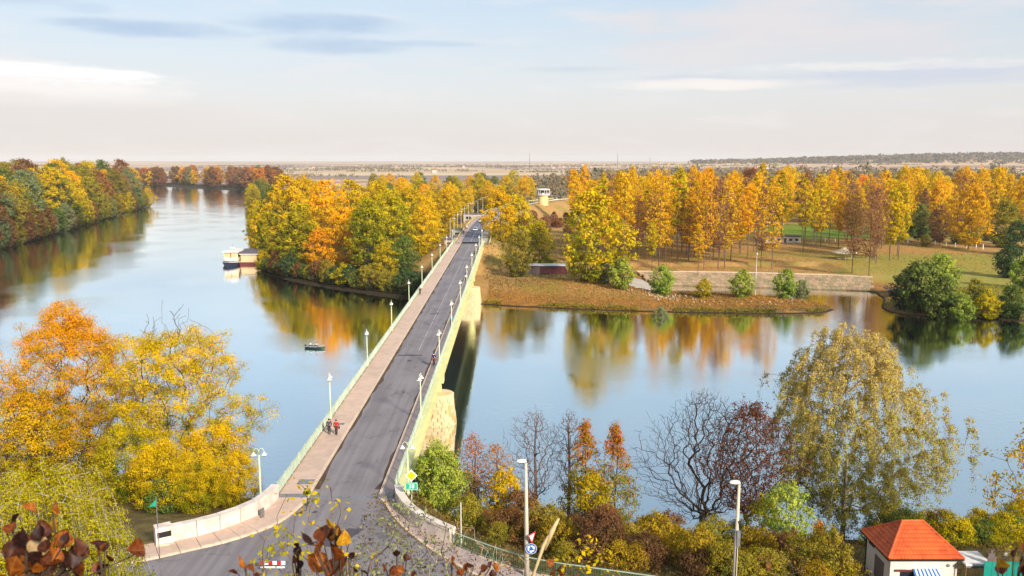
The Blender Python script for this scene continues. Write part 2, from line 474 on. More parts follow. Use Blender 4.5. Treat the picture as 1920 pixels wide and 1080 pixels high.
# ploughed and stubble fields of the plain
vs = N.mapping(pos, (.0011, .0030, 0))
vo = N.n('ShaderNodeTexVoronoi', i_Scale=1.0, i_Randomness=.9); N.t.links.new(vs, vo.inputs['Vector'])
fsep = N.n('ShaderNodeSeparateColor', i_0=vo.outputs['Color'])
field = N.ramp(fsep.outputs[0], [(0, lin(222, 184, 146)), (.25, lin(170, 136, 124)), (.45, lin(238, 206, 168)), (.62, lin(150, 126, 122)), (.8, lin(230, 188, 150)), (1, lin(176, 164, 112))], 'CONSTANT')
field = N.mix(1.0, field, (.86, .88, .82), 'MULTIPLY')
field = N.mix(.25, field, N.mix(N.noise(pos, .02, 4), (.2, .16, .12), (.5, .42, .33)))
c = N.mix(N.smooth(gY, 760, 900), c, field)
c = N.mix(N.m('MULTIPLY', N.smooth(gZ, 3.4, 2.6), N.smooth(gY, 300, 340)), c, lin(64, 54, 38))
ridge = N.mix(N.noise(pos, .01, 4), lin(120, 96, 84), lin(96, 92, 84))
c = N.mix(N.smooth(gZ, 14, 20), c, ridge) if False else c
p = N.n('ShaderNodeBsdfPrincipled', i_Base_Color=c, i_Roughness=.95); p.inputs['Specular IOR Level'].default_value = .1
b = N.n('ShaderNodeBump', i_Strength=.9, i_Distance=.12, i_Height=N.m('ADD', nc, N.m('MULTIPLY', nb, 2.0)))
N.t.links.new(b.outputs[0], p.inputs['Normal']); N.t.links.new(p.outputs[0], out.inputs[0])
M['ground'] = m
gme = np_mesh('ground', V, Fq, smooth=True); gme.materials.append(m)
tag(link('ground', gme), kind='structure')

# ------------------------------------------------------------------ water
m, N, out = newmat('river_water')
pos = N.n('ShaderNodeNewGeometry').outputs['Position']
mp = N.mapping(pos, (1.0, 1.6, 1))
w1 = N.noise(mp, .55, 3, .5); w2 = N.noise(N.mapping(pos, (.8, 2.0, 1), rot=(0, 0, .35)), 1.9, 3, .55); w3 = N.noise(pos, .035, 3, .5)
hgt = N.m('ADD', N.m('MULTIPLY', w1, .020), N.m('MULTIPLY', w2, .015))
amp = N.m('ADD', .30, N.m('MULTIPLY', N.smooth(w3, .40, .66), .9))
b = N.n('ShaderNodeBump', i_Strength=amp, i_Distance=1.0, i_Height=hgt)
fr = N.n('ShaderNodeFresnel', i_IOR=1.33); N.t.links.new(b.outputs[0], fr.inputs['Normal'])
fac = N.m('ADD', .63, N.m('MULTIPLY', fr.outputs[0], 1.3), clamp=True)
deep = N.n('ShaderNodeBsdfDiffuse', i_0=(*lin(64, 92, 84), 1))
gl = N.n('ShaderNodeBsdfGlossy', i_Color=(.95, .99, .985, 1), i_Roughness=.02); N.t.links.new(b.outputs[0], gl.inputs['Normal'])
mx = N.n('ShaderNodeMixShader', i_0=fac, i_1=deep.outputs[0], i_2=gl.outputs[0]); N.t.links.new(mx.outputs[0], out.inputs[0])
M['water'] = m
wx = [-4000, -400, 400, 4000]
wv = [(-4000, 70, 0), (4000, 70, 0), (4000, 1700, 0), (-4000, 1700, 0)]
tag(MB().add(wv, [(0, 1, 2, 3)]).build('water', m), kind='structure')

# ------------------------------------------------------------------ road materials
def asphalt(name, c1, c2):
    m, N, out = newmat(name)
    pos = N.n('ShaderNodeNewGeometry').outputs['Position']
    st = N.noise(N.mapping(pos, (1.4, .035, 1)), 1.0, 5, .6)          # wear tracks along the road
    pa = N.noise(pos, .16, 5, .6); gr = N.noise(pos, 9.0, 3, .7)
    c = N.mix(N.smooth(N.m('ADD', N.m('MULTIPLY', st, .6), N.m('MULTIPLY', pa, .4)), .36, .64), c1, c2)
    c = N.mix(N.m('MULTIPLY', N.smooth(gr, .45, .7), .25), c, tuple(x*.6 for x in c1))
    # tar-sealed cracks
    vo = N.n('ShaderNodeTexVoronoi', feature='DISTANCE_TO_EDGE', i_Scale=.16)
    N.t.links.new(N.n('ShaderNodeVectorMath', operation='ADD', i_0=pos, i_1=N.n('ShaderNodeVectorMath', operation='SCALE', i_0=N.n('ShaderNodeTexNoise', i_Vector=pos, i_Scale=.35, i_Detail=3.0).outputs['Color'], i_Scale=5.0).outputs[0]).outputs[0], vo.inputs['Vector'])
    ck = N.m('MULTIPLY', N.smooth(vo.outputs['Distance'], .022, .008), N.smooth(pa, .44, .58))
    c = N.mix(N.m('MULTIPLY', ck, .45), c, tuple(x*.35 for x in c1))
    p = N.n('ShaderNodeBsdfPrincipled', i_Base_Color=c, i_Roughness=.8); p.inputs['Specular IOR Level'].default_value = .25
    b = N.n('ShaderNodeBump', i_Strength=.6, i_Distance=.02, i_Height=gr); N.t.links.new(b.outputs[0], p.inputs['Normal'])
    N.t.links.new(p.outputs[0], out.inputs[0])
    return m
M['asphalt'] = asphalt('asphalt', lin(142, 134, 135), lin(120, 113, 116))
M['asphalt_new'] = asphalt('asphalt_far', lin(122, 120, 132), lin(104, 104, 116))
M['slab'] = pbr('pavement_slab', lin(210, 180, 160), .85, var=.10, scale=1.2, bump=.004, world_co=True)
M['slab_r'] = pbr('pavement_slab_grey', lin(184, 162, 156), .85, var=.10, scale=1.2, bump=.004, world_co=True)
M['kerb'] = pbr('kerb_stone', lin(226, 198, 172), .85, var=.12, scale=2.5, bump=.006, world_co=True)
M['stone'] = pbr('pier_stone', lin(240, 216, 174), .85, var=.14, scale=1.1, bump=.02, c2=lin(220, 186, 138))
M['stone_b'] = pbr('pier_stone_ochre', lin(230, 190, 124), .85, var=.16, scale=1.1, bump=.02)
M['stone_core'] = pbr('mortar', lin(120, 96, 68), .9, var=.15, scale=2)
M['parapet'] = pbr('parapet_limestone', lin(236, 220, 206), .88, var=.16, scale=.9, bump=.012, c2=lin(190, 174, 162), world_co=True)
M['rail'] = pbr('rail_paint_green', lin(190, 204, 184), .55, var=.12, scale=1.5, world_co=True)
M['rail_dark'] = pbr('rail_paint_dark_green', lin(58, 104, 74), .55, var=.15, scale=2, world_co=True)
M['girder'] = pbr('girder_paint', lin(232, 224, 160), .55, var=.12, scale=.5, c2=lin(206, 206, 148), world_co=True)
M['rust_paint'] = pbr('girder_rust', lin(196, 146, 84), .7, var=.15, scale=1)
M['lamp_post'] = pbr('lamp_post_paint', lin(206, 216, 178), .5, var=.08, scale=2)
M['lamp_bell'] = pbr('lamp_bell_white', lin(238, 236, 226), .4, var=.05, scale=4)
M['glass_dark'] = pbr('lamp_glass', lin(96, 96, 92), .25, var=.1, scale=3, spec=.6)
M['steel'] = pbr('steel_joint', lin(150, 150, 154), .5, metal=.4, var=.2, scale=3, world_co=True)
M['marking'] = pbr('road_paint_worn', lin(196, 192, 192), .8, var=.25, scale=1.6, c2=lin(140, 134, 138), world_co=True)
M['concrete'] = pbr('concrete', lin(188, 176, 162), .85, var=.14, scale=1.2, bump=.008, world_co=True)
M['white'] = pbr('white_paint', lin(232, 228, 222), .6, var=.06, scale=1.5)
M['black'] = pbr('black_plastic', lin(34, 34, 36), .5, var=.1, scale=5)
M['dirt'] = pbr('silt_and_leaves', lin(96, 76, 60), .95, var=.25, scale=3, world_co=True)

# ------------------------------------------------------------------ the bridge
XL, XR, KL, KR = -20.3, -10.2, -17.6, -11.6
B0, B1, P1, P2 = 70.2, 300.0, 129.5, 241.0
bridge = thing('road_bridge', 'long pale green steel girder road bridge on two stone piers across the river', 'bridge', (-15.25, B0, 0))
def bl(v): return (v[0]+15.25, v[1]-B0, v[2])      # world -> bridge local
def bp(mb, name, mat, parent=None, smooth=False):
    o = mb.build(name, mat, None, smooth=smooth)
    o.data.transform(Matrix.Translation((15.25, -B0, 0)))
    o.parent = parent or bridge
    return o
# roadway slab
mb = MB(); mb.box(((KL+KR)/2, (B0+B1)/2, 11.85), (KR-KL, B1-B0, .30)); bp(mb, 'roadway', M['asphalt'])
# edge slabs that carry the footways
for x0, x1 in ((XL-.18, KL), (KR, XR+.18)):
    mb = MB(); mb.box(((x0+x1)/2, (B0+B1)/2, 11.84), (x1-x0, B1-B0, .34)); edge = bp(mb, 'footway_slab', M['concrete'])
sl = 3.0; ns = int((B1-B0-5)/sl)
for x0, x1, mt in ((XL+.02, KL-.22, M['slab']), (KR+.22, XR-.02, M['slab_r'])):
    fw = empty('footway', (0, 0, 0), 0, bridge)
    me = MB().box((0, 0, 0), (x1-x0, sl-.035, .15)).mesh('paving_slab', mt)
    for k in range(ns):
        dzz = random.uniform(-.008, .008)
        link('paving_slab', me, fw, ((x0+x1)/2+15.25, k*sl+sl/2+.6, 12.09+dzz), (random.uniform(-.004, .004), 0, 0))
# kerbs, one stone at a time
for x in (KL-.11, KR+.11):
    kb = empty('kerb', (0, 0, 0), 0, bridge)
    me = MB().box((0, 0, 0), (.22, 3.0-.03, .34)).mesh('kerb_stone', M['kerb'])
    for k in range(int((B1-B0)/3.0)):
        link('kerb_stone', me, kb, (x+15.25, k*3.0+1.5, 12.005+random.uniform(-.006, .006)))
# silt lying in the gutters
for x, sd in ((KL+.16, 1), (KR-.14, 2)):
    mb = MB(); r = random.Random(sd); y = B0+2
    pts = []
    while y < B1-2:
        pts.append((y, max(.04, r.gauss(.16, .07)))); y += 2.2
    for (ya, wa), (yb, wb) in zip(pts[:-1], pts[1:]):
        s_ = 1 if sd == 1 else -1
        mb.add([(x-s_*.16, ya, 12.006), (x-s_*.16+s_*wa*2, ya, 12.006), (x-s_*.16+s_*wb*2, yb, 12.006), (x-s_*.16, yb, 12.006)], [(0, 1, 2, 3)])
    tag(bp(mb, 'gutter_silt', M['dirt']), kind='stuff')
# worn centre line, broken into dashes, and repair patches
y = 128.0
while y < 285:
    mb = MB(); mb.add([(-14.35, y, 12.005), (-14.24, y, 12.005), (-14.24, y+7.2, 12.005), (-14.35, y+7.2, 12.005)], [(0, 1, 2, 3)])
    bp(mb, 'lane_marking', M['marking']); y += 8.2
for (x, y, a, bq) in ((-15.2, 124.5, 3.8, .7), (-14.9, 121.0, .6, 1.0), (-14.6, 159.0, 1.8, .8), (-13.6, 104, .3, .5)):
    mb = MB(); mb.add([(x-a/2, y-bq/2, 12.006), (x+a/2, y-bq/2*.7, 12.006), (x+a/2*.9, y+bq/2, 12.006), (x-a/2*.95, y+bq/2, 12.006)], [(0, 1, 2, 3)])
    bp(mb, 'asphalt_patch', pbr('road_patch', lin(78, 72, 78), .8, scale=2))
for (x, y, a, bq) in ((KL-1.0, 73.6, 1.4, 1.1), (KL-1.3, 90.6, .9, .6)):
    mb = MB(); mb.box((x, y, 12.18), (a, bq, .012)); bp(mb, 'access_cover', M['steel'])
# expansion joints
for y in (B0+.25, P1, P2, B1-.4):
    mb = MB(); mb.box(((KL+KR)/2, y, 12.008), (KR-KL, .34 if y < 80 else .10, .02)); bp(mb, 'expansion_joint', M['steel'])
for x0, x1 in ((XL, KL), (KR, XR)):
    mb = MB(); mb.box(((x0+x1)/2, B0+.2, 12.17), (x1-x0-.03, .75, .03)); bp(mb, 'joint_cover_plate', M['steel'])
# haunched plate girders
def depth(y):
    d1 = min(abs(y-P1), abs(y-P2))
    return 2.5+3.9*max(0, 1-d1/30)**2.0
for x in (-18.4, -12.2):
    ys_ = np.linspace(B0+.4, B1-.4, 140)
    prof = [(yy, 11.66) for yy in ys_]+[(yy, 11.66-depth(yy)) for yy in ys_[::-1]]
    mb = MB()
    n_ = len(ys_)
    for i in range(n_-1):
        a, b_ = ys_[i], ys_[i+1]
        za, zb = 11.66-depth(a), 11.66-depth(b_)
        mb.add([(x-.03, a, za), (x+.03, a, za), (x+.03, a, 11.66), (x-.03, a, 11.66), (x-.03, b_, zb), (x+.03, b_, zb), (x+.03, b_, 11.66), (x-.03, b_, 11.66)],
               [(1, 5, 6, 2), (0, 3, 7, 4), (0, 4, 5, 1)]+([(0, 1, 2, 3)] if i == 0 else [])+([(4, 7, 6, 5)] if i == n_-2 else []))
        mb.add([(x-.35, a, za-.05), (x+.35, a, za-.05), (x+.35, b_, zb-.05), (x-.35, b_, zb-.05), (x-.35, a, za), (x+.35, a, za), (x+.35, b_, zb), (x-.35, b_, zb)],
               [(3, 2, 1, 0), (4, 5, 6, 7), (0, 1, 5, 4), (2, 3, 7, 6)])
    gd = bp(mb, 'plate_girder', M['girder'])
    s_ = 1 if x > -15 else -1
    y = B0+1.5
    while y < B1-1:
        d_ = depth(y)
        mb = MB(); mb.box((x+s_*.18, y, 11.66-d_/2), (.30, .05, d_-.02)); bp(mb, 'stiffener', M['girder'], gd)
        # cantilever bracket under the footway
        xe = XR-.05 if s_ > 0 else XL+.05
        mb = MB(); mb.extr([(x+s_*.33, 11.655), (xe, 11.655), (xe, 11.40), (x+s_*.33, 10.4)], y-.04, y+.04, 'y'); bp(mb, 'bracket', M['girder'], gd)
        y += 3.06
# edge beams (the bright fascia below the railing)
for x, s_ in ((XL-.26, -1), (XR+.26, 1)):
    mb = MB(); mb.box((x, (B0+B1)/2, 11.84), (.16, B1-B0, 1.0)); mb.box((x+s_*.10, (B0+B1)/2, 12.365), (.62, B1-B0, .05)); mb.box((x+s_*.22, (B0+B1)/2, 11.32), (.60, B1-B0, .06))
    fa = bp(mb, 'edge_beam', M['girder'])
    r = random.Random(3)
    for k in range(26):
        y = r.uniform(B0+2, B1-4); hh = r.uniform(.2, .6); ww = r.uniform(.3, 1.6)
        mb = MB(); mb.box((x+s_*.082, y, 12.0-hh/2), (.006, ww, hh)); bp(mb, 'rust_stain', M['rust_paint'], fa)
# bearings, column-like pedestals over each pier
for yp_ in (P1, P2):
    for x in (-18.4, -12.2):
        mb = MB(); mb.extr([(yp_-.75, 4.95), (yp_+.75, 4.95), (yp_+.55, 5.35), (yp_-.55, 5.35)], x-.5, x+.5, 'x'); bp(mb, 'bearing', M['girder'])
    for s_, x in ((1, -11.15), (-1, -19.35)):
        mb = MB(); mb.extr([(yp_-1.5, 11.4), (yp_+1.5, 11.4), (yp_+1.0, 8.2), (yp_+1.0, 6.6), (yp_-1.0, 6.6), (yp_-1.0, 8.2)], x-.55, x+.55, 'x')
        bk = bp(mb, 'support_housing', M['girder'])
        mb = MB(); mb.box((x, yp_, 8.2), (1.16, 2.12, .12)); bp(mb, 'housing_band', M['girder'], bk)
        mb = MB(); mb.box((x-s_*.2, yp_, 5.8), (.7, .8, 1.6)); bp(mb, 'support_leg', M['girder'], bk)
# railings
def railing(x, s_):
    rl = empty('railing', (0, 0, 0), 0, bridge)
    y0, y1 = B0+.3, B1-1
    mb = MB(); mb.box((x, (y0+y1)/2, 13.28), (.09, y1-y0, .07)); bp(mb, 'top_rail', M['rail'], rl)
    mb = MB(); mb.box((x, (y0+y1)/2, 12.36), (.06, y1-y0, .05)); bp(mb, 'bottom_rail', M['rail'], rl)
    me = MB().box((0, 0, 0), (.10, .10, 1.12)).box((0, 0, .58), (.13, .13, .05)).mesh('post', M['rail'])
    y = y0+.1
    while y < y1:
        link('post', me, rl, (x+15.25, y-B0, 12.78)); y += 2.45
    ys_ = np.arange(y0, y1, .14); n_ = len(ys_)
    q = np.array([(-.016, -.016), (.016, -.016), (.016, .016), (-.016, .016)])
    Vv = np.zeros((n_, 8, 3)); Vv[:, :4, 0] = x+q[:, 0]; Vv[:, 4:, 0] = x+q[:, 0]
    Vv[:, :4, 1] = ys_[:, None]+q[:, 1]; Vv[:, 4:, 1] = ys_[:, None]+q[:, 1]; Vv[:, :4, 2] = 12.38; Vv[:, 4:, 2] = 13.25
    Fc = np.array([(0, 1, 5, 4), (1, 2, 6, 5), (2, 3, 7, 6), (3, 0, 4, 7)])
    Ff = (Fc[None]+8*np.arange(n_)[:, None, None]).reshape(-1, 4)
    me = np_mesh('baluster_bars', Vv.reshape(-1, 3), Ff); me.materials.append(M['rail'])
    o = link('baluster_bars', me, rl, (15.25, -B0, 0)); tag(o, kind='stuff')
railing(XL, -1); railing(XR, 1)
# piers: tapered, rounded noses, coursed stone
def pier(yc, single):
    pr = empty('pier', (0, yc-B0, 0), 0, bridge)
    zt, zb, ncrs = 4.9, -2.2, 11
    def outline(f, z, n=20):
        k = (zt-z)/(zt-zb); hw = 2.05+.42*k; xe = 3.75+.3*k
        # stadium: f in 0..1 around
        L = 2*xe; C = math.pi*hw; T = 2*L+2*C; s = f*T
        if s < L: return (-xe+s, -hw)
        s -= L
        if s < C: a = -math.pi/2+s/hw; return (xe+hw*math.cos(a), hw*math.sin(a))
        s -= C
        if s < L: return (xe-s, hw)
        s -= L
        a = math.pi/2+s/hw; return (-xe+hw*math.cos(a), hw*math.sin(a))
    mb = MB(); n_ = 56
    vs = []
    for z in (zb, zt-.05):
        for k in range(n_):
            x, y = outline(k/n_, z); vs.append((x*.985, y*.955, z))
    mb.add(vs, [tuple(range(n_-1, -1, -1)), tuple(range(n_, 2*n_))]+[(i, (i+1) % n_, n_+(i+1) % n_, n_+i) for i in range(n_)])
    mb.build('pier_core', M['stone_core'], pr)
    r = random.Random(int(yc)); allmb = MB()
    for cI in range(ncrs):
        z0 = zb+(zt-.55-zb)*cI/ncrs; z1 = zb+(zt-.55-zb)*(cI+1)/ncrs-.02
        nb_ = 26; off = (cI % 2)*.5/nb_
        cuts = [off+(k+r.uniform(-.2, .2))/nb_ for k in range(nb_)]
        for k in range(nb_):
            a = cuts[k]; b_ = cuts[(k+1) % nb_]+(1 if k == nb_-1 else 0); g_ = .0015
            a += g_; b_ -= g_; pr_ = 1+r.uniform(-.004, .006)
            mbk = MB(); vs = []
            for z in (z0, z1):
                for f in (a, (a+b_)/2, b_):
                    x, y = outline(f % 1, z); vs.append((x*pr_, y*pr_, z))
                for f in (b_, a):
                    x, y = outline(f % 1, z); vs.append((x*.96, y*.90, z))
            mbk.add(vs, [(4, 3, 2, 1, 0), (5, 6, 7, 8, 9)]+[(i, (i+1) % 5, 5+(i+1) % 5, 5+i) for i in range(5)])
            if single: mbk.build('stone_block', M['stone_b'] if r.random() < .2 else M['stone'], pr)
            else: allmb.add(mbk.v, mbk.f)
    if not single: tag(allmb.build('stone_blocks', M['stone'], pr), kind='stuff')
    mb = MB(); vs = []
    for z, s2 in ((zt-.55, 1.02), (zt-.12, 1.02), (zt, .985)):
        for k in range(n_):
            x, y = outline(k/n_, zt); vs.append((x*s2, y*s2, z))
    mb.add(vs, [tuple(range(n_-1, -1, -1)), tuple(range(2*n_, 3*n_))]+[(j*n_+i, j*n_+(i+1) % n_, (j+1)*n_+(i+1) % n_, (j+1)*n_+i) for i in range(n_) for j in range(2)])
    mb.build('coping', M['stone'], pr)
pier(P1, True); pier(P2, False)
for o in bridge.children:
    if o.name.startswith('pier'): o.location.x = .25
# abutments
for y0, y1 in ((58.0, B0-.02), (B1+.02, B1+9)):
    mb = MB(); mb.box((-15.25, (y0+y1)/2, 5.4), (9.6, y1-y0, 12.3)); bp(mb, 'abutment', M['concrete'])

# ------------------------------------------------------------------ roads on land
def strip(name, left, right, z, mat, kind='structure', parent=None):
    n_ = len(left); zz = z if hasattr(z, '__len__') else [z]*n_
    mb = MB(); mb.add([(x, y, zq) for (x, y), zq in zip(left, zz)]+[(x, y, zq) for (x, y), zq in zip(right, zz)], [(i, i+1, n_+i+1, n_+i) for i in range(n_-1)])
    o = mb.build(name, mat, parent)
    if kind: tag(o, kind=kind)
    return o
def cat(pts, n=8):
    """Catmull-Rom resample"""
    p = [Vector(q) for q in pts]; p = [2*p[0]-p[1]]+p+[2*p[-1]-p[-2]]; o = []
    for i in range(1, len(p)-2):
        for k in range(n):
            t = k/n; a, b_, c_, d_ = p[i-1], p[i], p[i+1], p[i+2]
            o.append(.5*((2*b_)+(c_-a)*t+(2*a-5*b_+4*c_-d_)*t*t+(3*b_-a-3*c_+d_)*t**3))
    o.append(p[-2]); return [tuple(q) for q in o]
def offset(pts, d):
    o = []
    for i in range(len(pts)):
        a = Vector(pts[max(i-1, 0)]).to_2d(); b_ = Vector(pts[min(i+1, len(pts)-1)]).to_2d(); t = (b_-a).normalized()
        o.append((pts[i][0]+t.y*d, pts[i][1]-t.x*d))
    return o
def resample(pts, step):
    """even spacing along a polyline"""
    p = [Vector(q).to_2d() for q in pts]; L = [0]
    for a, b_ in zip(p[:-1], p[1:]): L.append(L[-1]+(b_-a).length)
    n_ = max(1, round(L[-1]/step)); o = []
    for k in range(n_+1):
        s = L[-1]*k/n_; i = 0
        while i < len(L)-2 and L[i+1] < s: i += 1
        t = (s-L[i])/max(1e-6, L[i+1]-L[i]); o.append(tuple(p[i].lerp(p[i+1], t)))
    return o
KLp = cat([(-17.6, B0), (-17.65, 69), (-18.8, 64.9), (-21.3, 62.0), (-24.3, 60.0), (-28, 58.0), (-36, 55.5), (-60, 51)])
KRp = cat([(-11.6, B0), (-10.9, 69), (-9.3, 65.2), (-6.9, 61.3), (-4.2, 57.9), (-1.0, 55.0), (6, 51.5), (20, 47.5)])
mid = [(-15.25, 46.5)]
poly = KLp+[(-60, 44), (20, 42)]+KRp[::-1]
mb = MB(); mb.add([(x, y, 12.0) for x, y in poly], [tuple(range(len(poly)))])
tag(mb.build('riverside_road', M['asphalt']), kind='structure')
for (x, y, a, bq, rz) in ((-13.6, 62.5, 2.4, 4.4, -.5), (-16.4, 67.3, .5, .5, 0), (-14.5, 60.2, .5, .3, .1)):  # irregular darker patches lying flat on the near road
    mb = MB(); ca, sa = math.cos(rz), math.sin(rz)
    mb.add([(x+i*ca-j*sa, y+i*sa+j*ca, 12.005) for i, j in ((-a/2, -bq/2), (a/2, -bq/2*.6), (a/2*.8, bq/2), (-a/2*.2, bq/2*.8))], [(0, 1, 2, 3)])
    o = mb.build('road_patch', M.setdefault('patch', pbr('road_patch_dark', lin(84, 78, 84), .8, scale=2))); tag(o, kind='structure')
def paved(name, kerb, w0, mat, sgn):
    """pavement with single slabs and kerb stones, kerb polyline first"""
    pv = tag(empty(name), kind='structure')
    kp = resample(kerb, 1.5)
    ka = offset(kp, sgn*.22)
    ob = offset(kp, sgn*w0)
    for i in range(len(kp)-1):
        s_ = .012
        a0, a1 = Vector(kp[i]), Vector(kp[i+1]); t = (a1-a0)*s_
        MB().prism([tuple(a0+t), tuple(a1-t), tuple(Vector(ka[i+1])-t), tuple(Vector(ka[i])+t)], 11.8, 12.165+random.uniform(-.008, .008)).build('kerb_stone', M['kerb'], pv)
        MB().prism([tuple(Vector(ka[i])+t), tuple(Vector(ka[i+1])-t), tuple(Vector(ob[i+1])-t), tuple(Vector(ob[i])+t)], 11.8, 12.15+random.uniform(-.006, .006)).build('paving_slab', mat, pv)
    return pv
paved('left_pavement', [q for q in KLp if q[0] > -30], 2.6, M['slab'], 1)
paved('right_pavement', [q for q in KRp if q[0] < 8], 2.1, M['slab_r'], -1)

# curved stone parapets, block by block
def parapet(name, label, line, hts, end_block, thick=.55):
    th = thing(name, label, 'wall', (line[0][0], line[0][1], 12))
    o0 = Vector((line[0][0], line[0][1]))
    rs = resample(line, 1.7); n_ = len(rs)
    for i in range(n_-1):
        for tier in range(2):
            a, b_ = Vector(rs[i]), Vector(rs[i+1]); t = (b_-a); nrm = Vector((t.y, -t.x)).normalized()
            g_ = t*.006; r_ = random.uniform(-.012, .012)
            h0 = .0 if tier == 0 else .55; h1 = .55-.012 if tier == 0 else 1.18
            A = [a+g_-nrm*(thick/2+r_), b_-g_-nrm*(thick/2+r_), b_-g_+nrm*(thick/2+r_), a+g_+nrm*(thick/2+r_)]
            MB().prism([tuple(q-o0) for q in A], h0-(.3 if tier == 0 else 0), h1).build('stone_block', M['parapet'], th)
        A = [a+g_-nrm*(thick/2+.06), b_-g_-nrm*(thick/2+.06), b_-g_+nrm*(thick/2+.06), a+g_+nrm*(thick/2+.06)]
        MB().prism([tuple(q-o0) for q in A], 1.19, 1.36).build('coping_stone', M['parapet'], th)
    e = Vector(rs[-1]); t = (Vector(rs[-1])-Vector(rs[-2])).normalized(); rz = math.atan2(t.y, t.x)
    if end_block:
        q = e+t*.62-o0
        MB().box((q.x, q.y, .62), (1.2, .95, 1.75), rz).build('end_block', M['parapet'], th)
        nrm = Vector((t.y, -t.x)).normalized()
        if nrm.y > 0: nrm = -nrm
        f = q+nrm*.49
        MB().box((f.x, f.y, .95), (1.0, .04, .42), rz).build('plaque', M['black'], th)
    return th, rs
LP = cat([(-20.35, 70.0), (-20.9, 66.9), (-22.6, 64.3), (-24.4, 62.7), (-26.0, 61.7)])
lp_t, lp_r = parapet('stone_parapet', 'long curved pale stone parapet left of the bridge entrance with a black plaque', LP, None, True)
RP = cat([(-9.8, 70.0), (-9.2, 67.6), (-7.7, 64.6), (-6.0, 62.6), (-4.5, 61.2)])
rp_t, rp_r = parapet('stone_parapet', 'weathered curved stone parapet right of the bridge entrance beside the green railing', RP, None, False)
# grey bronze plate on the left parapet
q = (-20.72, 66.2); MB().box((q[0]+20.35+.42, q[1]-70.0-.30, .55), (.05, .42, .75), -.45).build('plate', M['steel'], lp_t)

# far road on the embankment
lf, rf, kl2, kr2 = [], [], [], []
rc = cat(ROADC, 6)
fl = offset(rc, -3.2); fr_ = offset(rc, 3.2)
strip('causeway_road', fl, fr_, 12.0, M['asphalt_new'])
strip('causeway_footway', offset(rc, -5.0), offset(rc, -3.25), 12.10, M['slab_r'])
strip('causeway_verge', offset(rc, 3.25), offset(rc, 6.6), 12.02, M['concrete'])
y = 302.0
while y < 440:
    xx = np.interp(y+1, [q[1] for q in rc], [q[0] for q in rc])
    MB().add([(xx-.09, y, 12.005), (xx+.09, y, 12.005), (xx+.09, y+3, 12.005), (xx-.09, y+3, 12.005)], [(0, 1, 2, 3)]).build('lane_marking', M['white'], None)['kind'] = 'structure'
    y += 7.5
# yellow painted guard rails along the causeway
M['yellow_rail'] = pbr('guard_rail_cream', lin(226, 212, 140), .5, var=.08, scale=1)
for d_, lab in ((-5.3, 'cream coloured low guard rail along the left edge of the causeway road'), (6.9, 'cream coloured low guard rail along the right edge of the causeway road')):
    rs = resample([q for q in offset(rc, d_) if q[1] < 640], 8.0)
    gr = thing('guard_rail', lab, 'guard rail', (rs[0][0], rs[0][1], 12))
    mb = MB()
    for a, b_ in zip(rs[:-1], rs[1:]): mb.bar((a[0]-rs[0][0], a[1]-rs[0][1], .75), (b_[0]-rs[0][0], b_[1]-rs[0][1], .75), .12, .42)
    mb.build('beam', M['yellow_rail'], gr)
    me = MB().box((0, 0, .38), (.14, .14, .9)).mesh('post', M['yellow_rail'])
    for a in rs: link('post', me, gr, (a[0]-rs[0][0], a[1]-rs[0][1], 0))
# ------------------------------------------------------------------ tree generator
def skeleton(trunk, targets, bf, seg, r, wig=.12, up=.08, droop=0.0):
    """grow branches: every target joins the nearest node, weighed against the way back to the root"""
    cap = len(trunk)+int(sum(1 for _ in targets))*40+100
    Pn = np.zeros((cap, 3)); par = np.full(cap, -1, int); pl = np.zeros(cap)
    n = 0
    for i, p in enumerate(trunk):
        Pn[n] = p; par[n] = n-1 if n else -1
        pl[n] = pl[n-1]+np.linalg.norm(Pn[n]-Pn[n-1]) if n else 0
        n += 1
    base = np.array(trunk[0]); nt = max(1, int(len(trunk)*.3)); tips = []
    for t in targets[np.argsort(np.linalg.norm(targets-base, axis=1))]:
        d = np.linalg.norm(Pn[:n]-t, axis=1)+bf*pl[:n]
        d[:nt] += 1e3
        # no branches that hang far below their fork
        d += np.maximum(0, Pn[:n, 2]-t[2])*.9
        j = int(np.argmin(d)); a = Pn[j].copy(); L = np.linalg.norm(t-a); k = min(38, max(1, int(round(L/seg))))
        side = r.normal(0, 1, 3)*wig*L
        last = j
        for q in range(1, k+1):
            s = q/k; w_ = math.sin(math.pi*s)
            p = a+(t-a)*s+side*w_*.5+np.array([0, 0, up*L*w_*.4-droop*L*s*s])
            Pn[n] = p; par[n] = last; pl[n] = pl[last]+L/k; last = n; n += 1
        tips.append(last)
    return Pn[:n], par[:n], np.array(tips)
def radii(par, r0, e=2.3, rmax=None):
    n = len(par); acc = np.zeros(n)
    has = np.zeros(n, bool); has[par[par >= 0]] = True
    acc[~has] = r0**e
    for i in range(n-1, 0, -1): acc[par[i]] += acc[i]
    rr = acc**(1/e)
    return rr if rmax is None else np.minimum(rr, rmax)
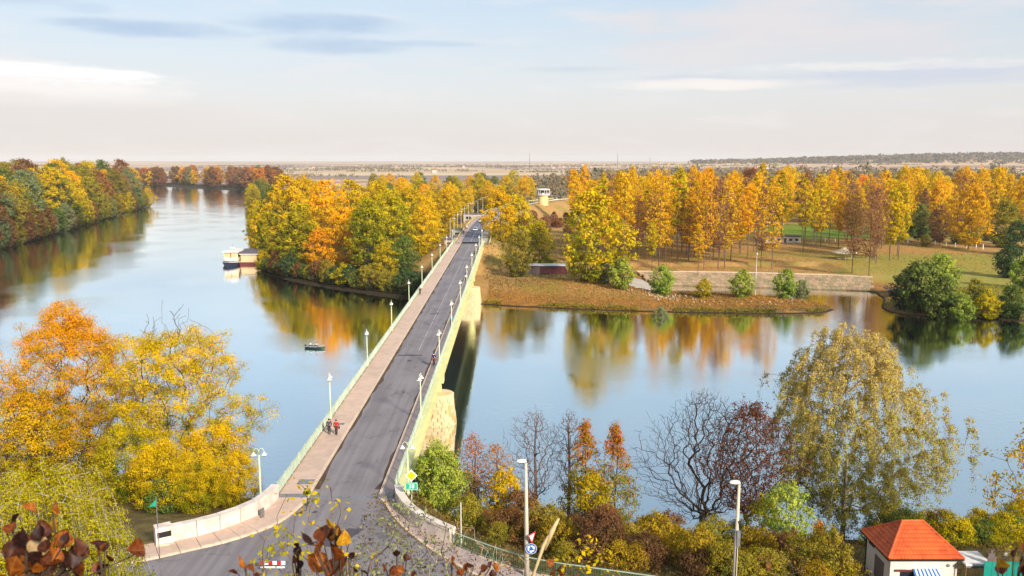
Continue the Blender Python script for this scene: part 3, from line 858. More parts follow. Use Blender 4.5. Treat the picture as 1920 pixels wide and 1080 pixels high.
def limb_mesh(name, Pn, par, rr, sides=5, rmin=0.0, flare=1.3):
    idx = np.where((par >= 0) & (rr >= rmin))[0]
    a = Pn[par[idx]]; b = Pn[idx]; t = b-a; L = np.linalg.norm(t, axis=1, keepdims=True)+1e-9; t = t/L
    ref = np.where(np.abs(t[:, 2:3]) < .9, np.array([[0, 0, 1.0]]), np.array([[1.0, 0, 0]]))
    x = np.cross(ref, t); x /= np.linalg.norm(x, axis=1, keepdims=True); y = np.cross(t, x)
    ra = np.minimum(rr[par[idx]], rr[idx]*1.35); rb = rr[idx]
    base = par[idx] == 0; ra = np.where(base, ra*flare, ra)
    an = np.arange(sides)*2*np.pi/sides
    ring = lambda c, r_: c[:, None]+(x[:, None]*np.cos(an)[None, :, None]+y[:, None]*np.sin(an)[None, :, None])*r_[:, None, None]
    Vv = np.concatenate([ring(a-t*ra[:, None]*.3, ra), ring(b, rb)], 1)
    k = np.arange(sides); Fc = np.stack([k, (k+1) % sides, sides+(k+1) % sides, sides+k], -1)
    Ff = (Fc[None]+2*sides*np.arange(len(idx))[:, None, None]).reshape(-1, 4)
    return np_mesh(name, Vv.reshape(-1, 3), Ff, smooth=True)
def leaf_mesh(name, centers, per, spread, size, r, mixc, ctr, hang=0.0, flat=.25, aspect=.62):
    """many small folded-lozenge leaves gathered in clumps"""
    n = len(centers); C = np.repeat(centers, per, 0); mv = np.repeat(mixc, per)
    sp_ = np.repeat(np.asarray(spread)*np.ones(n), per)[:, None]
    d = r.normal(0, 1, C.shape); d /= np.linalg.norm(d, axis=1, keepdims=True)
    Pp = C+d*sp_*(r.uniform(0, 1, (len(C), 1))**.45)*np.array([1, 1, .72])
    if hang: Pp[:, 2] -= np.abs(r.normal(0, hang, len(C)))
    nrm = d*.9+(Pp-ctr)/(np.linalg.norm(Pp-ctr, axis=1, keepdims=True)+1e-6)*.5+r.normal(0, .55, C.shape)+np.array([0, 0, flat])
    nrm /= np.linalg.norm(nrm, axis=1, keepdims=True)
    tg = np.cross(nrm, r.normal(0, 1, C.shape)); tg /= np.linalg.norm(tg, axis=1, keepdims=True); bt = np.cross(nrm, tg)
    s = size*r.uniform(.6, 1.35, (len(C), 1))
    Vv = np.stack([Pp-tg*s, Pp-bt*s*aspect+nrm*s*.12, Pp+tg*s, Pp+bt*s*aspect+nrm*s*.12], 1).reshape(-1, 3)
    Ff = np.arange(len(C)*4).reshape(-1, 4)
    return np_mesh(name, Vv, Ff, attr=np.clip(mv+r.normal(0, .08, len(mv)), 0, 1))
def crown_points(n, H, R, z0, r, shape='round', lobes=7, shell=.55):
    """points inside a lobed crown envelope between z0 and H"""
    lob = [(r.uniform(0, 6.28), r.uniform(.15, .95), r.uniform(.16, .34)) for _ in range(lobes)]
    out_ = []
    while len(out_) < n:
        a = r.uniform(0, 6.28); u = r.uniform(0, 1)
        if shape == 'round': prof = math.sin(math.pi*min(1, (u*.90+.08)))**.62
        elif shape == 'poplar': prof = (math.sin(math.pi*min(1, u*.86+.10))**.75)
        elif shape == 'cone': prof = (1-u)**.7*(min(1, u*6+.35))
        else: prof = math.sin(math.pi*min(1, u*.62+.36))**.6 if u < .98 else .2
        k = 1.0
        for la, lu, lw in lob:
            dd = ((math.atan2(math.sin(a-la), math.cos(a-la)))/.9)**2+((u-lu)/.22)**2
            k += lw*math.exp(-dd)
        k -= .16
        rad = R*prof*k*((shell+(1-shell)*r.uniform(0, 1)) if r.uniform() < .72 else r.uniform(.1, 1))
        rad *= 1+r.normal(0, .07); zz_ = z0+(H-z0)*u+(r.normal(0, .035)*(H-z0) if u > .5 else 0)
        out_.append((rad*math.cos(a), rad*math.sin(a), zz_))
    return np.array(out_)
def make_tree(name, seed, H, R, z0, npts, per, size, spread, shape='round', bf=.35, lean=.03, greenlow=.75, r0=.03, trunks=1, tfrac=.75, seg=None,
              shell=.55, sides=5, rmin=0.0, fork=None, hang=0, top_bare=0, wig=.12, noiseamp=.3, e=2.3, droop=0):
    """returns (limb mesh, crown mesh)"""
    r = np.random.default_rng(seed)
    th = H*tfrac; seg = seg or H/22
    lx, ly = r.normal(0, lean, 2)
    tr = [(lx*z+math.sin(z*.6+seed)*.012*H*(z/H), ly*z+math.cos(z*.5+seed)*.012*H*(z/H), z) for z in np.linspace(0, th, 14)]
    pts = crown_points(npts, H, R, z0, r, shape, shell=shell)
    if fork is not None:      # several stems from a low fork
        tr = [(0, 0, z) for z in np.linspace(0, fork, 4)]
    Pn, par, tips = skeleton(tr, pts, bf, seg, r, wig=wig, droop=droop)
    rr = radii(par, r0, e)
    limbs = limb_mesh(name+'_limbs', Pn, par, rr, sides, rmin)
    lf_ = None
    if per:
        c_ = Pn[tips]
        if top_bare: c_ = c_[c_[:, 2] < z0+(H-z0)*top_bare]
        hh = (c_[:, 2]-z0)/(H-z0); rad = np.hypot(c_[:, 0], c_[:, 1])/max(R, .1)
        mx_ = np.clip(greenlow*(1.05-hh)-.25*(rad-.6)+r.normal(0, noiseamp, len(c_)), 0, 1)
        sp_ = spread*r.uniform(.65, 1.3, len(c_))
        lf_ = leaf_mesh(name+'_leaves', c_, per, sp_, size, r, mx_, np.array([0, 0, (z0+H)*.5]), hang=hang)
    return limbs, lf_

NT_COUNT = {}
def tree(name, proto, loc, sc, rz, lm, label, group=None, bark='bark', cat_='tree', sz=None, part='trunk'):
    root = thing(name, label, cat_, loc, rz, group)
    root.scale = (sc, sc, sc*(sz or 1))
    lim, lf_ = proto
    o = link(part, lim, root); 
    if len(lim.materials) == 0: lim.materials.append(M['bark'])
    o.material_slots[0].link = 'OBJECT'; o.material_slots[0].material = M[bark]
    if lf_ is not None:
        if len(lf_.materials) == 0: lf_.materials.append(LM['gold'])
        o = link('crown', lf_, root); o.material_slots[0].link = 'OBJECT'; o.material_slots[0].material = LM[lm]
    return root

# shared prototypes for the woods across the river
PR = [make_tree('round%d' % i, 20+i, 28, 9.0, 3.0, 230, 34, .40, 1.75, 'round', greenlow=.8, sides=4, rmin=.045) for i in range(4)]
PS = [make_tree('skirt%d' % i, 50+i, 24, 8.5, .6, 230, 34, .40, 1.7, 'round', greenlow=.85, sides=4, rmin=.045) for i in range(3)]
PP = [make_tree('poplar%d' % i, 30+i, (29, 31, 26, 28, 24)[i], (3.3, 3.0, 4.2, 3.8, 3.4)[i], (9.5, 12, 7, 10, 6)[i], (140, 110, 170, 120, 130)[i], 26, .32, (.95, .85, 1.1, 1.0, .9)[i], 'poplar', bf=.15, greenlow=.45, tfrac=.93, lean=.02, sides=5, rmin=.03, noiseamp=.4) for i in range(5)]
PT = [make_tree('thinpoplar%d' % i, 40+i, 29, 4.0, 6.5, 300, 5, .30, .9, 'poplar', bf=.12, greenlow=.4, tfrac=.95, lean=.012, r0=.022, sides=4) for i in range(2)]
PB = [make_tree('bush%d' % i, 60+i, 6, 2.6, .3, 110, 34, .19, .75, 'round', greenlow=.6, sides=4, tfrac=.4) for i in range(3)]
PF = [make_tree('far%d' % i, 70+i, 26, 9.0, 1.0, 110, 20, .75, 2.3, 'round', greenlow=.6, sides=3, rmin=.1) for i in range(3)]
rp = np.random.default_rng(11)
def pick(cols): 
    k = [c for c, _ in cols]; p_ = np.array([q for _, q in cols], float); return k[rp.choice(len(k), p=p_/p_.sum())]
CN = dict(gold='golden', amber='amber', orange='orange', yellow='yellow', lime='yellow-green', olive='olive', green='green', dark='dark green', silver='silvery green',
          rust='rust-red', brown='brown', mauve='faded brown', willow='fresh green', maroon='dark red', mustard='mustard yellow', umber='dark brown')
def grd(x, y): return hz(x, y)-.15
_ones = ['', 'first', 'second', 'third', 'fourth', 'fifth', 'sixth', 'seventh', 'eighth', 'ninth', 'tenth', 'eleventh', 'twelfth', 'thirteenth', 'fourteenth', 'fifteenth', 'sixteenth', 'seventeenth', 'eighteenth', 'nineteenth']
_tens = {2: 'twenty', 3: 'thirty', 4: 'forty', 5: 'fifty', 6: 'sixty', 7: 'seventy', 8: 'eighty', 9: 'ninety'}
def nth(n):
    if n >= 100: return 'hundredth' if n == 100 else 'hundred-and-'+nth(n-100)
    if n < 20: return _ones[n]
    t, o = divmod(n, 10)
    return _tens[t][:-1]+'ieth' if o == 0 else _tens[t]+'-'+_ones[o]
def ranked(spots, names=('front', 'middle', 'rear')):
    """place of every spot: which rank by distance, which one from the left"""
    ys_q = np.quantile([s[1] for s in spots], [1/3, 2/3]); out_ = {}
    for b_ in range(3):
        g_ = sorted([s for s in spots if int(np.searchsorted(ys_q, s[1])) == b_], key=lambda s: s[0]/s[1])
        for k, s in enumerate(g_): out_[tuple(s)] = '%s from left in the %s rank' % (nth(k+1), names[b_])
    return out_
def wood(name, protos, spots, cols, place, group, hs=(.85, 1.1), bark='bark'):
    rk = ranked(spots)
    for (x, y) in spots:
        lm = pick(cols)
        tree(name, protos[rp.integers(len(protos))], (x, y, grd(x, y)), rp.uniform(*hs), rp.uniform(0, 6.28), lm,
             '%s tree, %s, %s' % (CN[lm], rk[(x, y)], place), group, bark, sz=rp.uniform(.92, 1.1))
def poisson(n, fn, dmin, tries=6000, seed=0):
    r = np.random.default_rng(seed); o = []
    for _ in range(tries):
        q = fn(r)
        if q is None: continue
        if all((q[0]-a)**2+(q[1]-b)**2 > dmin*dmin for a, b in o):
            o.append(q)
            if len(o) >= n: break
    return o
# peninsula left of the bridge: hand-placed front, by photo position of the trunk foot
front = [  # (px of the crown centre, Y, scale, leaf, proto list)
    (507, 340, .80, 'lime', PS, 'yellow-green tree leaning over the water right behind the houseboat'),
    (540, 350, 1.12, 'yellow', PR, 'tall yellow-green tree towering behind the moored houseboat'),
    (563, 300, .96, 'lime', PS, 'broad yellow-green tree at the water edge on the wooded peninsula, left of the pale trunk'),
    (612, 318, 1.02, 'amber', PR, 'bright amber tree glowing in the middle of the wooded peninsula'),
    (600, 292, .62, 'orange', PS, 'small orange tree at the foot of the wooded peninsula'),
    (645, 300, .84, 'amber', PS, 'amber-orange tree above the pale leaning trunk on the peninsula'),
    (690, 288, .95, 'lime', PS, 'broad green-gold tree at the water edge in the peninsula centre'),
    (735, 296, .93, 'lime', PR, 'green-gold tree with a pale forked trunk on the peninsula'),
    (760, 276, .52, 'green', PS, 'dark green willow bush at the shore just left of the bridge'),
    (722, 272, .50, 'lime', PS, 'low yellow-green tree hanging over the shore of the peninsula'),
    (790, 300, .72, 'yellow', PS, 'yellow tree beside the bridge railing on the peninsula'),
    (800, 330, .80, 'gold', PS, 'golden tree crowding the left railing at the far bridge end'),
    (770, 345, .92, 'gold', PR, 'golden round tree rising behind the shore trees near the bridge'),
    (835, 372, .80, 'amber', PS, 'orange-gold tree next to the causeway lamp posts'),
    (660, 350, 1.0, 'yellow', PR, 'yellow tree behind the amber one on the peninsula ridge'),
    (715, 340, .95, 'gold', PR, 'golden tree with a domed top in the second row of the peninsula'),
    (570, 385, 1.05, 'gold', PR, 'golden tree crest at the back left of the peninsula'),
    (518, 392, .98, 'green', PR, 'green tree at the left corner of the peninsula, above the river bend'),
]
for px, Y, sc, lm, pr_, lab in front:
    X = (px-960)/1600*Y*1.0
    tree('broadleaf_tree', pr_[rp.integers(len(pr_))], (X, Y, grd(X, Y)), sc, rp.uniform(0, 6.28), lm, lab, None, 'bark')
# undergrowth at the waterline of the peninsula
for k in range(34):
    px = 492+k*8.6; y0 = np.interp(px, [480, 540, 620, 700, 760, 800], [505, 522, 537, 549, 556, 560]); X, Y = G(px, y0-2, .3)
    tree('shore_bush', PB[rp.integers(3)], (X, Y+.3, grd(X, Y+.3)), rp.uniform(.7, 1.3), rp.uniform(0, 6.28), pick([('brown', 1), ('olive', 3), ('lime', 1.5), ('dark', 2), ('green', 1.5)]),
         '%s low bush from the left along the waterline of the wooded peninsula' % nth(k+1), 'bushes along the peninsula waterline', cat_='bush', part='stems')
# trees along the left shore of the peninsula, running away up the river
shp = [(-103, 345), (-110, 366), (-119, 392), (-128, 418), (-136, 446), (-146, 476), (-156, 508), (-166, 540), (-180, 586), (-194, 632), (-210, 680), (-226, 730), (-240, 785), (-250, 830), (-262, 890), (-276, 950)]
for k, (x, y) in enumerate(shp):
    lm = pick([('lime', 3), ('green', 2), ('yellow', 2), ('olive', 2)])
    tree('shoreline_tree', PS[rp.integers(3)], (x+4, y, grd(x+4, y)), rp.uniform(.55, .85), rp.uniform(0, 6.28), lm,
         '%s tree, %s from the houseboat along the left shore of the peninsula' % (CN[lm], nth(k+1)), 'trees up the left shore of the peninsula')
# second and third rows across the whole middle distance
def f_mid(r):
    px = r.uniform(520, 1010); Y = r.uniform(400, 900); X = (px-960)/1600*Y
    if abs(X-np.interp(Y, [q[1] for q in ROADC], [q[0] for q in ROADC])) < (17 if Y < 620 else 12): return None
    if Y < 640 and X > -8: return None
    if px < 700 and Y > 560: return None
    return (X, Y)
wood('background_tree', PR, poisson(62, f_mid, 15, seed=3), [('gold', 3), ('yellow', 3), ('olive', 2), ('amber', 2), ('lime', 1.5), ('green', 1.5)],
     'the wood left of the causeway', 'trees of the wood left of the causeway', hs=(.62, .86))
# left bank
lsp = []
edge = LEFT[2:10]
def f_left(r):
    t = r.uniform(0, 1); i = r.integers(0, len(edge)-1); a, b_ = edge[i], edge[i+1]
    x = a[0]+(b_[0]-a[0])*t; y = a[1]+(b_[1]-a[1])*t
    d = r.uniform(0, 1)**1.6*230
    q = (x-d*.95, y+d*.25)
    if q[1] < 380: return None
    if (q[0]/q[1])*1600+960 < -60: return None
    return q if sdf(LEFT, np.array([q[0]]), np.array([q[1]]))[0] > 6 else None
wood('forest_tree', PR, poisson(120, f_left, 11.5, seed=4), [('olive', 3.5), ('amber', 2), ('green', 2), ('brown', 2), ('mauve', 1), ('silver', 2), ('gold', 1.5)],
     'the left bank forest', 'forest trees on the left bank', hs=(.98, 1.22))
for k in range(44):
    t = k/43*(len(edge)-1.001); i = int(t); a, b_ = edge[i], edge[i+1]; f = t-i
    x = a[0]+(b_[0]-a[0])*f-rp.uniform(.5, 3.5); y = a[1]+(b_[1]-a[1])*f+rp.uniform(0, 3)
    s = rp.uniform(.38, .72)
    tree('shore_tree', PS[rp.integers(3)], (x, y, grd(x, y)), s, rp.uniform(0, 6.28), pick([('olive', 3), ('silver', 2), ('brown', 2), ('yellow', 1.2), ('green', 1.5)]),
         '%s low willow from the left along the waterline of the left bank' % nth(k+1), 'shore willows on the left bank', 'bark')
# far bank across the river bend
for k in range(78):
    f = k/77; x = np.interp(f, [0, .35, .7, 1], [-640, -520, -360, -330])-rp.uniform(0, 30)+20; y = np.interp(f, [0, .35, .7, 1], [1378, 1308, 1150, 1130])+rp.uniform(2, 40)
    lm = pick([('rust', 1.2), ('brown', 2), ('mauve', 2), ('amber', 1.5), ('silver', 1)])
    tree('far_bank_tree', PF[rp.integers(3)], (x, y, grd(x, y)), rp.uniform(.75, 1.05), rp.uniform(0, 6.28), lm,
         '%s %s tree from the left on the far bank at the river bend' % (nth(k+1), CN[lm]), 'trees on the far bank of the bend')
# poplar plantation on the right
gsp = []
for j, Y in enumerate((300, 313, 327, 342, 358, 376, 396)):
    for k in range(28):
        px = 1128+k*26.5+rp.uniform(-11, 11)+(j % 2)*13; yy = Y+rp.uniform(-4, 4); X = (px-960)/1600*yy
        if px > 1440 and yy < 345 and rp.uniform() < .70: continue
        if px > 1700 and yy < 380: continue
        if yy < 305 and rp.uniform() < .55: continue
        if px > 1860: continue
        if 1432 < px < 1502 and yy < 400 and j % 3: continue
        if 1545 < px < 1625 and yy < 325: continue
        gsp.append((X, yy, px, j))
gsp.sort(key=lambda s: (s[3], s[2])); gcount = {}
for (X, Y, px, jr) in gsp:
    gcount[jr] = gcount.get(jr, 0)+1
    thin = rp.uniform() < (.5 if Y < 350 else .3)
    lm = pick([('amber', 3), ('gold', 4), ('mauve', 1.0), ('yellow', 1)]) if not thin else pick([('mauve', 2), ('amber', 2)])
    pl_ = ('nearly bare ' if thin else '')+CN[lm]+' poplar, %s from the left, %s plantation row' % (nth(gcount[jr]), nth(jr+1))
    tree('poplar_tree', (PT if thin else PP)[rp.integers(2 if thin else 5)], (X, Y, grd(X, Y)), rp.uniform(.78, 1.14), rp.uniform(0, 6.28), lm,
         pl_, 'poplars of the plantation on the right bank', 'twig')
# dense golden wood behind the plantation
def f_right(r):
    px = r.uniform(1060, 1990); Y = r.uniform(408, 620); X = (px-960)/1600*Y
    if 1425 < px < 1640 and Y < 470: return None
    return (X, Y)
wood('plantation_tree', PR+PP, poisson(100, f_right, 10.5, seed=8), [('amber', 3), ('gold', 4), ('orange', .8), ('yellow', 1.5), ('mauve', .8)],
     'the wood behind the poplars', 'dense wood on the right bank', hs=(.88, 1.08), bark='twig')
for px, Y, sc, lm, pr_, lab in [
    (1110, 256, 1.14, 'yellow', PS[0], 'big round yellow tree standing alone beside the dark red shed'),
    (972, 268, .58, 'olive', PS[1], 'grey-green tree at the right end of the bridge above the sandy slope'),
    (1012, 285, .66, 'lime', PS[2], 'yellow-green tree between the bridge end and the dark red shed'),
    (938, 316, .80, 'gold', PS[0], 'golden tree rising beside the road at the far bridge end'),
    (972, 330, .80, 'yellow', PS[1], 'green and gold tree in front of the brown embankment below the tower'),
    (1222, 292, .60, 'lime', PP[0], 'shorter yellow-green poplar in front of the plantation'),
    (1310, 283, .62, 'amber', PP[1], 'small amber poplar in the front row above the revetment'),
    (1152, 268, .42, 'yellow', PP[2], 'slim yellow poplar next to the big round yellow tree'),
    (1600, 282, .95, 'mauve', PT[0], 'nearly bare tall poplar just right of the picnic shelter'),
    (1632, 276, 1.0, 'mauve', PT[1], 'nearly bare tall poplar nearest the stone revetment'),
    (1720, 385, .62, 'green', PR[1], 'dull green round tree behind the row of white posts'),
    (1760, 372, .60, 'mauve', PR[2], 'faded brown bushy tree behind the row of white posts'),
    (1815, 352, .95, 'amber', PR[3], 'tall amber tree at the right, behind the row of white posts'),
    (1880, 360, .80, 'olive', PS[2], 'olive tree at the right edge of the meadow'),
    (1905, 330, .55, 'dark', PS[0], 'dark green tree at the right edge above the meadow'),
    (1915, 395, 1.0, 'gold', PR[0], 'golden tree crest at the far right edge of the wood'),
]:
    X = (px-960)/1600*Y*1.005
    tree('solitary_tree', pr_, (X, Y, grd(X, Y)), sc, rp.uniform(0, 6.28), lm, lab, None, 'bark')
# brown thicket on the embankment below the tower
for k in range(26):
    Y = rp.uniform(400, 545); X = np.interp(Y, [q[1] for q in ROADC], [q[0] for q in ROADC])+rp.uniform(15, 42)
    tree('thicket_bush', PB[rp.integers(3)], (X, Y, grd(X, Y)), rp.uniform(.6, 1.15), rp.uniform(0, 6.28), pick([('mauve', 3), ('brown', 3), ('olive', 1)]),
         '%s brown thicket bush of those on the embankment below the round tower' % nth(k+1), 'thicket on the road embankment', cat_='bush', part='stems')
# bushes on the spit and shore, each by its place
for px, py, s, lm, lab in [
    (1166, 553, .98, 'willow', 'round fresh green willow bush on the spit, nearest the big yellow tree'),
    (1132, 545, .80, 'silver', 'dull green bush squeezed between the big yellow tree and the round willow'),
    (1242, 550, .95, 'willow', 'light green willow bush in front of the left end of the revetment'),
    (1320, 556, .62, 'lime', 'small thin yellow-green bush on the spit'),
    (1392, 556, .90, 'willow', 'green willow bush in the middle of the spit'),
    (1474, 556, .92, 'willow', 'green willow bush near the tip of the spit'),
    (1503, 553, .66, 'silver', 'smaller dull bush next to the willow near the tip of the spit'),
    (1237, 583, .52, 'silver', 'grey-green bush overhanging the water below the spit'),
    (1728, 580, 1.55, 'green', 'large dark green bush clump on the right shore beside the wooden steps'),
    (1765, 586, 1.2, 'green', 'dark green bush in the right shore clump, behind the yellowing one'),
    (1700, 575, 1.1, 'dark', 'dark green bush at the left end of the right shore clump'),
    (1760, 560, 1.25, 'willow', 'yellowing willow bush atop the right shore clump'),
    (1800, 590, .85, 'willow', 'low green bush at the waterline of the right shore'),
    (1850, 588, .80, 'lime', 'low yellow-flecked bush at the right shore'),
    (1895, 590, .95, 'green', 'dark green bush at the waterline at the right edge'),
    (1890, 535, 1.1, 'dark', 'dark green bush on the meadow at the right edge'),
    (1825, 575, .75, 'olive', 'olive bush between the two yellow-flecked shore bushes'),
    (1918, 560, 1.0, 'willow', 'green bush at the extreme right edge of the meadow shore'),
]:
    X, Y = G(px, py, 1.5)
    tree('willow_bush', PB[rp.integers(3)], (X, Y, grd(X, Y)), s*1.5, rp.uniform(0, 6.28), lm, lab, None, cat_='bush', part='stems')
for k in range(34):
    px = rp.uniform(1700, 1940); X, Y = G(px, rp.uniform(430, 466), 4.0); 
    tree('hedge_bush', PB[rp.integers(3)], (X, Y, grd(X, Y)), rp.uniform(.5, .95), rp.uniform(0, 6.28), pick([('brown', 2), ('green', 2), ('olive', 2)]),
         '%s low bush of the hedge line behind the meadow' % nth(k+1), 'hedge behind the meadow', cat_='bush', part='stems')
# distant woods of the plain: one mass
def far_wood():
    r = np.random.default_rng(5); C_ = []; S_ = []
    for k in range(120):                                  # hedgerows and shelter belts
        Y = 950*(5.2**r.uniform(0, 1)); px = r.uniform(430, 2050) if r.uniform() < .85 else r.uniform(-150, 480); X = (px-960)/1600*Y
        if Y < 1550 and X < -230: continue
        L = r.uniform(60, 420)*(Y/2500); hgt = r.uniform(5, 12); n_ = int(L/5)+3; sl_ = r.normal(0, .12)
        for q in range(n_):
            d_ = r.uniform(-L/2, L/2); hh = hgt*r.uniform(.5, 1.1)
            C_.append((X+d_, Y+d_*sl_+r.normal(0, 5), 4+hh*.45)); S_.append(hh*.6)
    for k in range(900):
        px = r.uniform(1000, 2000); Y = r.uniform(640, 1500); X = (px-960)/1600*Y; hgt = r.uniform(14, 25)*(1 if px > 1060 else .6)
        for z in range(4): C_.append((X+r.normal(0, 4), Y+r.normal(0, 4), 4+hgt*r.uniform(.3, 1))); S_.append(hgt*.2)
    C_ = np.array(C_); C_[:, 2] += np.maximum(0, height(C_[:, 0], C_[:, 1])-4.2)
    me = leaf_mesh('far_woods', C_, 9, np.array(S_), 1.9, r, r.uniform(0, 1, len(C_)), np.array([0, 3000, -500.]))
    me.materials.append(leafmat('leaf_far_wood', lin(150, 124, 88), lin(106, 110, 92), 0))
    tag(link('far_woods', me), 'distant autumn woods and hedgerows out on the plain', 'woods', kind='stuff')
far_wood()
def ridge_wood():
    r = np.random.default_rng(6); n_ = 9000
    X = r.uniform(900, 6500, n_); Y = np.where(r.uniform(0, 1, n_) < .6, r.normal(4200, 330, n_), r.normal(6100, 420, n_)); Z = height(X, Y)
    k = Z > 18; C_ = np.stack([X, Y, Z+6], -1)[k]
    me = leaf_mesh('ridge_wood', C_, 8, 16.0, 8.0, r, r.uniform(0, 1, len(C_)), np.array([3000, 4500, -900.]))
    me.materials.append(leafmat('leaf_ridge_hazed', lin(140, 116, 96), lin(108, 106, 92), 0))  # distance haze put into the leaf colours by lightening them
    tag(link('ridge_wood', me), 'hazy brown wood covering the distant ridge', 'woods', kind='stuff')
ridge_wood()

# ------------------------------------------------------------------ near trees
def base_on(px, Y): X = (px-960)/1600*Y; return X
def near_tree(px, Y, proto, lm, label, name='tree', bark='bark', cat_='tree', rz=None, group=None, sc=1.0, z=None, part='trunk', dx=0):
    X = (px-960)/1600*Y*1.04+dx
    return tree(name, proto, (X, Y, (grd(X, Y) if z is None else z)), sc, rp.uniform(0, 6.28) if rz is None else rz, lm, label, group, bark, cat_, part=part)
T = make_tree('maple_a', 101, 20.8, 8.2, 1.0, 800, 140, .086, 1.1, 'round', bf=.3, greenlow=.95, fork=2.2, r0=.018, shell=.5, seg=.7, noiseamp=.22)
near_tree(140, 98, T, 'maple_l', 'large orange-topped maple at the water edge, leftmost of the big pair', 'maple_tree', 'bark_dark')
T = make_tree('maple_b', 102, 20.8, 8.0, 1.0, 800, 130, .084, 1.0, 'round', bf=.3, greenlow=.85, fork=2.4, r0=.018, shell=.45, seg=.7, top_bare=.90, noiseamp=.28)
near_tree(335, 92, T, 'maple_r', 'large golden maple with thinning top twigs behind the left stone parapet', 'maple_tree', 'bark')
T = make_tree('maple_c', 103, 11, 5.0, .8, 280, 80, .10, .95, 'round', bf=.3, greenlow=.95, fork=1.2, r0=.018, seg=.6)
near_tree(60, 94, T, 'yellow', 'lower yellow-green tree at the far left below the orange maple', 'maple_tree', 'bark_dark')
near_tree(405, 86, T, 'gold', 'low golden tree right behind the left stone parapet', 'maple_tree', 'bark_dark', sc=.78)
near_tree(300, 80, T, 'maple_r', 'low golden tree behind the middle of the left stone parapet', 'maple_tree', 'bark_dark', sc=.66)
near_tree(362, 79, T, 'yellow', 'small yellow tree close behind the left stone parapet', 'maple_tree', 'bark_dark', sc=.55)
near_tree(440, 84, T, 'maple_r', 'small golden tree next to the twin-bell lamp behind the parapet', 'maple_tree', 'bark_dark', sc=.52)
near_tree(235, 84, T, 'lime', 'shaded green-yellow tree below the big golden maple', 'maple_tree', 'bark_dark', sc=.75)
def weeping(name, seed, H, R, z0, n, per, size, strand, zc=.12, rs=.010, sp=.38, r0=.02):
    """drooping strands hang from the branch ends"""
    r = np.random.default_rng(seed)
    pts = crown_points(n, H, R, z0+zc*H, r, 'round', shell=.5)
    tr = [(math.sin(z*.3)*.3, 0, z) for z in np.linspace(0, H*.42, 9)]
    Pn, par, tips = skeleton(tr, pts, .3, H/26, r, wig=.16, up=.3)
    rr = radii(par, r0, 2.25)
    st = []; mx_ = []; Pl = [Pn]; pl_ = [par]; nn_ = len(Pn); rl = [rr]
    for t in tips:
        a = Pn[t]; out_ = np.array([a[0], a[1], 0]); out_ /= (np.linalg.norm(out_)+1e-6)
        for q in range(r.integers(2, 4)):
            L = strand*r.uniform(.35, 1.15)*(1 if a[2] > H*.4 else .6); k = max(3, int(L/.45)); s0 = r.normal(0, .5, 3)*.5
            cp = []
            for j in range(k):
                f = j/(k-1); cp.append(a+s0*f+out_*(.6*math.sin(f*1.5))+np.array([0, 0, .25*math.sin(f*3.1)-L*f*f*.95]))
            cp = np.array(cp); cp = cp[cp[:, 2] > z0*.6+.4]
            if len(cp) < 2: continue
            st.append(cp); hh = cp[:, 2]/H; mx_.append(np.clip(1.15-1.15*hh+r.normal(0, .22), 0, 1))
            ids = nn_+np.arange(len(cp)); pl_.append(np.concatenate([[t], ids[:-1]])); Pl.append(cp); rl.append(np.full(len(cp), rs)); nn_ += len(cp)
    lim = limb_mesh(name+'_limbs', np.concatenate(Pl), np.concatenate(pl_).astype(int), np.concatenate(rl), 4)
    C_ = np.concatenate(st)
    lf_ = leaf_mesh(name+'_leaves', C_, per, sp, size, r, np.concatenate(mx_), np.array([0, 0, H*.5]), hang=.25)
    return lim, lf_
T = weeping('willow_big', 7, 23.2, 8.9, 1.0, 760, 15, .095, 2.9)
near_tree(1590, 88, T, 'weep', 'big weeping willow with pale upper branches standing in front of the river', 'weeping_willow', 'bark_pale')
def bare(name, seed, H, R, z0, n, r0=.013, shape='round', fork=None, per=0, size=.1, spread=.5, bf=.25, wig=.07, tfrac=.7, e=2.08, droop=0, shell=.3):
    return make_tree(name, seed, H, R, z0, n, per, size, spread, shape, bf=bf, r0=r0, fork=fork, seg=H/30, sides=4, wig=wig, tfrac=tfrac, e=e, greenlow=.5, droop=droop, shell=shell)
near_tree(1322, 86, bare('bare_a', 201, 15.8, 7.0, 3.0, 2600, .013, fork=2.0, wig=.10, bf=.34, droop=.08, e=2.12), None, 'wide leafless tree forking low into three dark stems by the water', 'bare_tree', 'bark_dark')
near_tree(1408, 84, bare('bare_b', 202, 14.6, 5.2, 3.5, 1700, .012, fork=2.4, e=2.12, per=7, size=.10, spread=.42, bf=.3), 'maroon', 'dark red-brown tree with sparse leaves between the bare tree and the weeping willow', 'sparse_tree', 'bark_dark')
near_tree(1003, 85, bare('bare_c', 203, 13.0, 3.4, 4.0, 1500, .011, 'poplar', bf=.18, tfrac=.9), None, 'slim leafless tree just right of the tall lamp post with the blue sign', 'bare_tree', 'twig')
near_tree(1068, 86, bare('bare_d', 204, 13.2, 2.6, 4.5, 1200, .011, 'poplar', bf=.18, tfrac=.9), None, 'leafless purple-grey tree behind the rust-orange saplings', 'bare_tree', 'twig')
near_tree(885, 84, bare('bare_e', 205, 9.2, 2.6, 2.5, 900, .010, 'poplar', bf=.18, tfrac=.85, per=2, size=.09, spread=.3), 'rust', 'small reddish nearly bare tree right of the green bush by the parapet', 'sparse_tree', 'twig_red')
near_tree(930, 82, bare('bare_f', 206, 8.6, 2.2, 2.0, 800, .010, 'poplar', bf=.18, tfrac=.85, per=2, size=.09, spread=.3), 'rust', 'reddish twiggy sapling left of the tall lamp post', 'sparse_tree', 'twig_red')
T = make_tree('rusty', 110, 11.5, 3.1, 1.6, 260, 26, .10, .6, 'cone', bf=.2, greenlow=1.25, tfrac=.9, r0=.013, seg=.5)
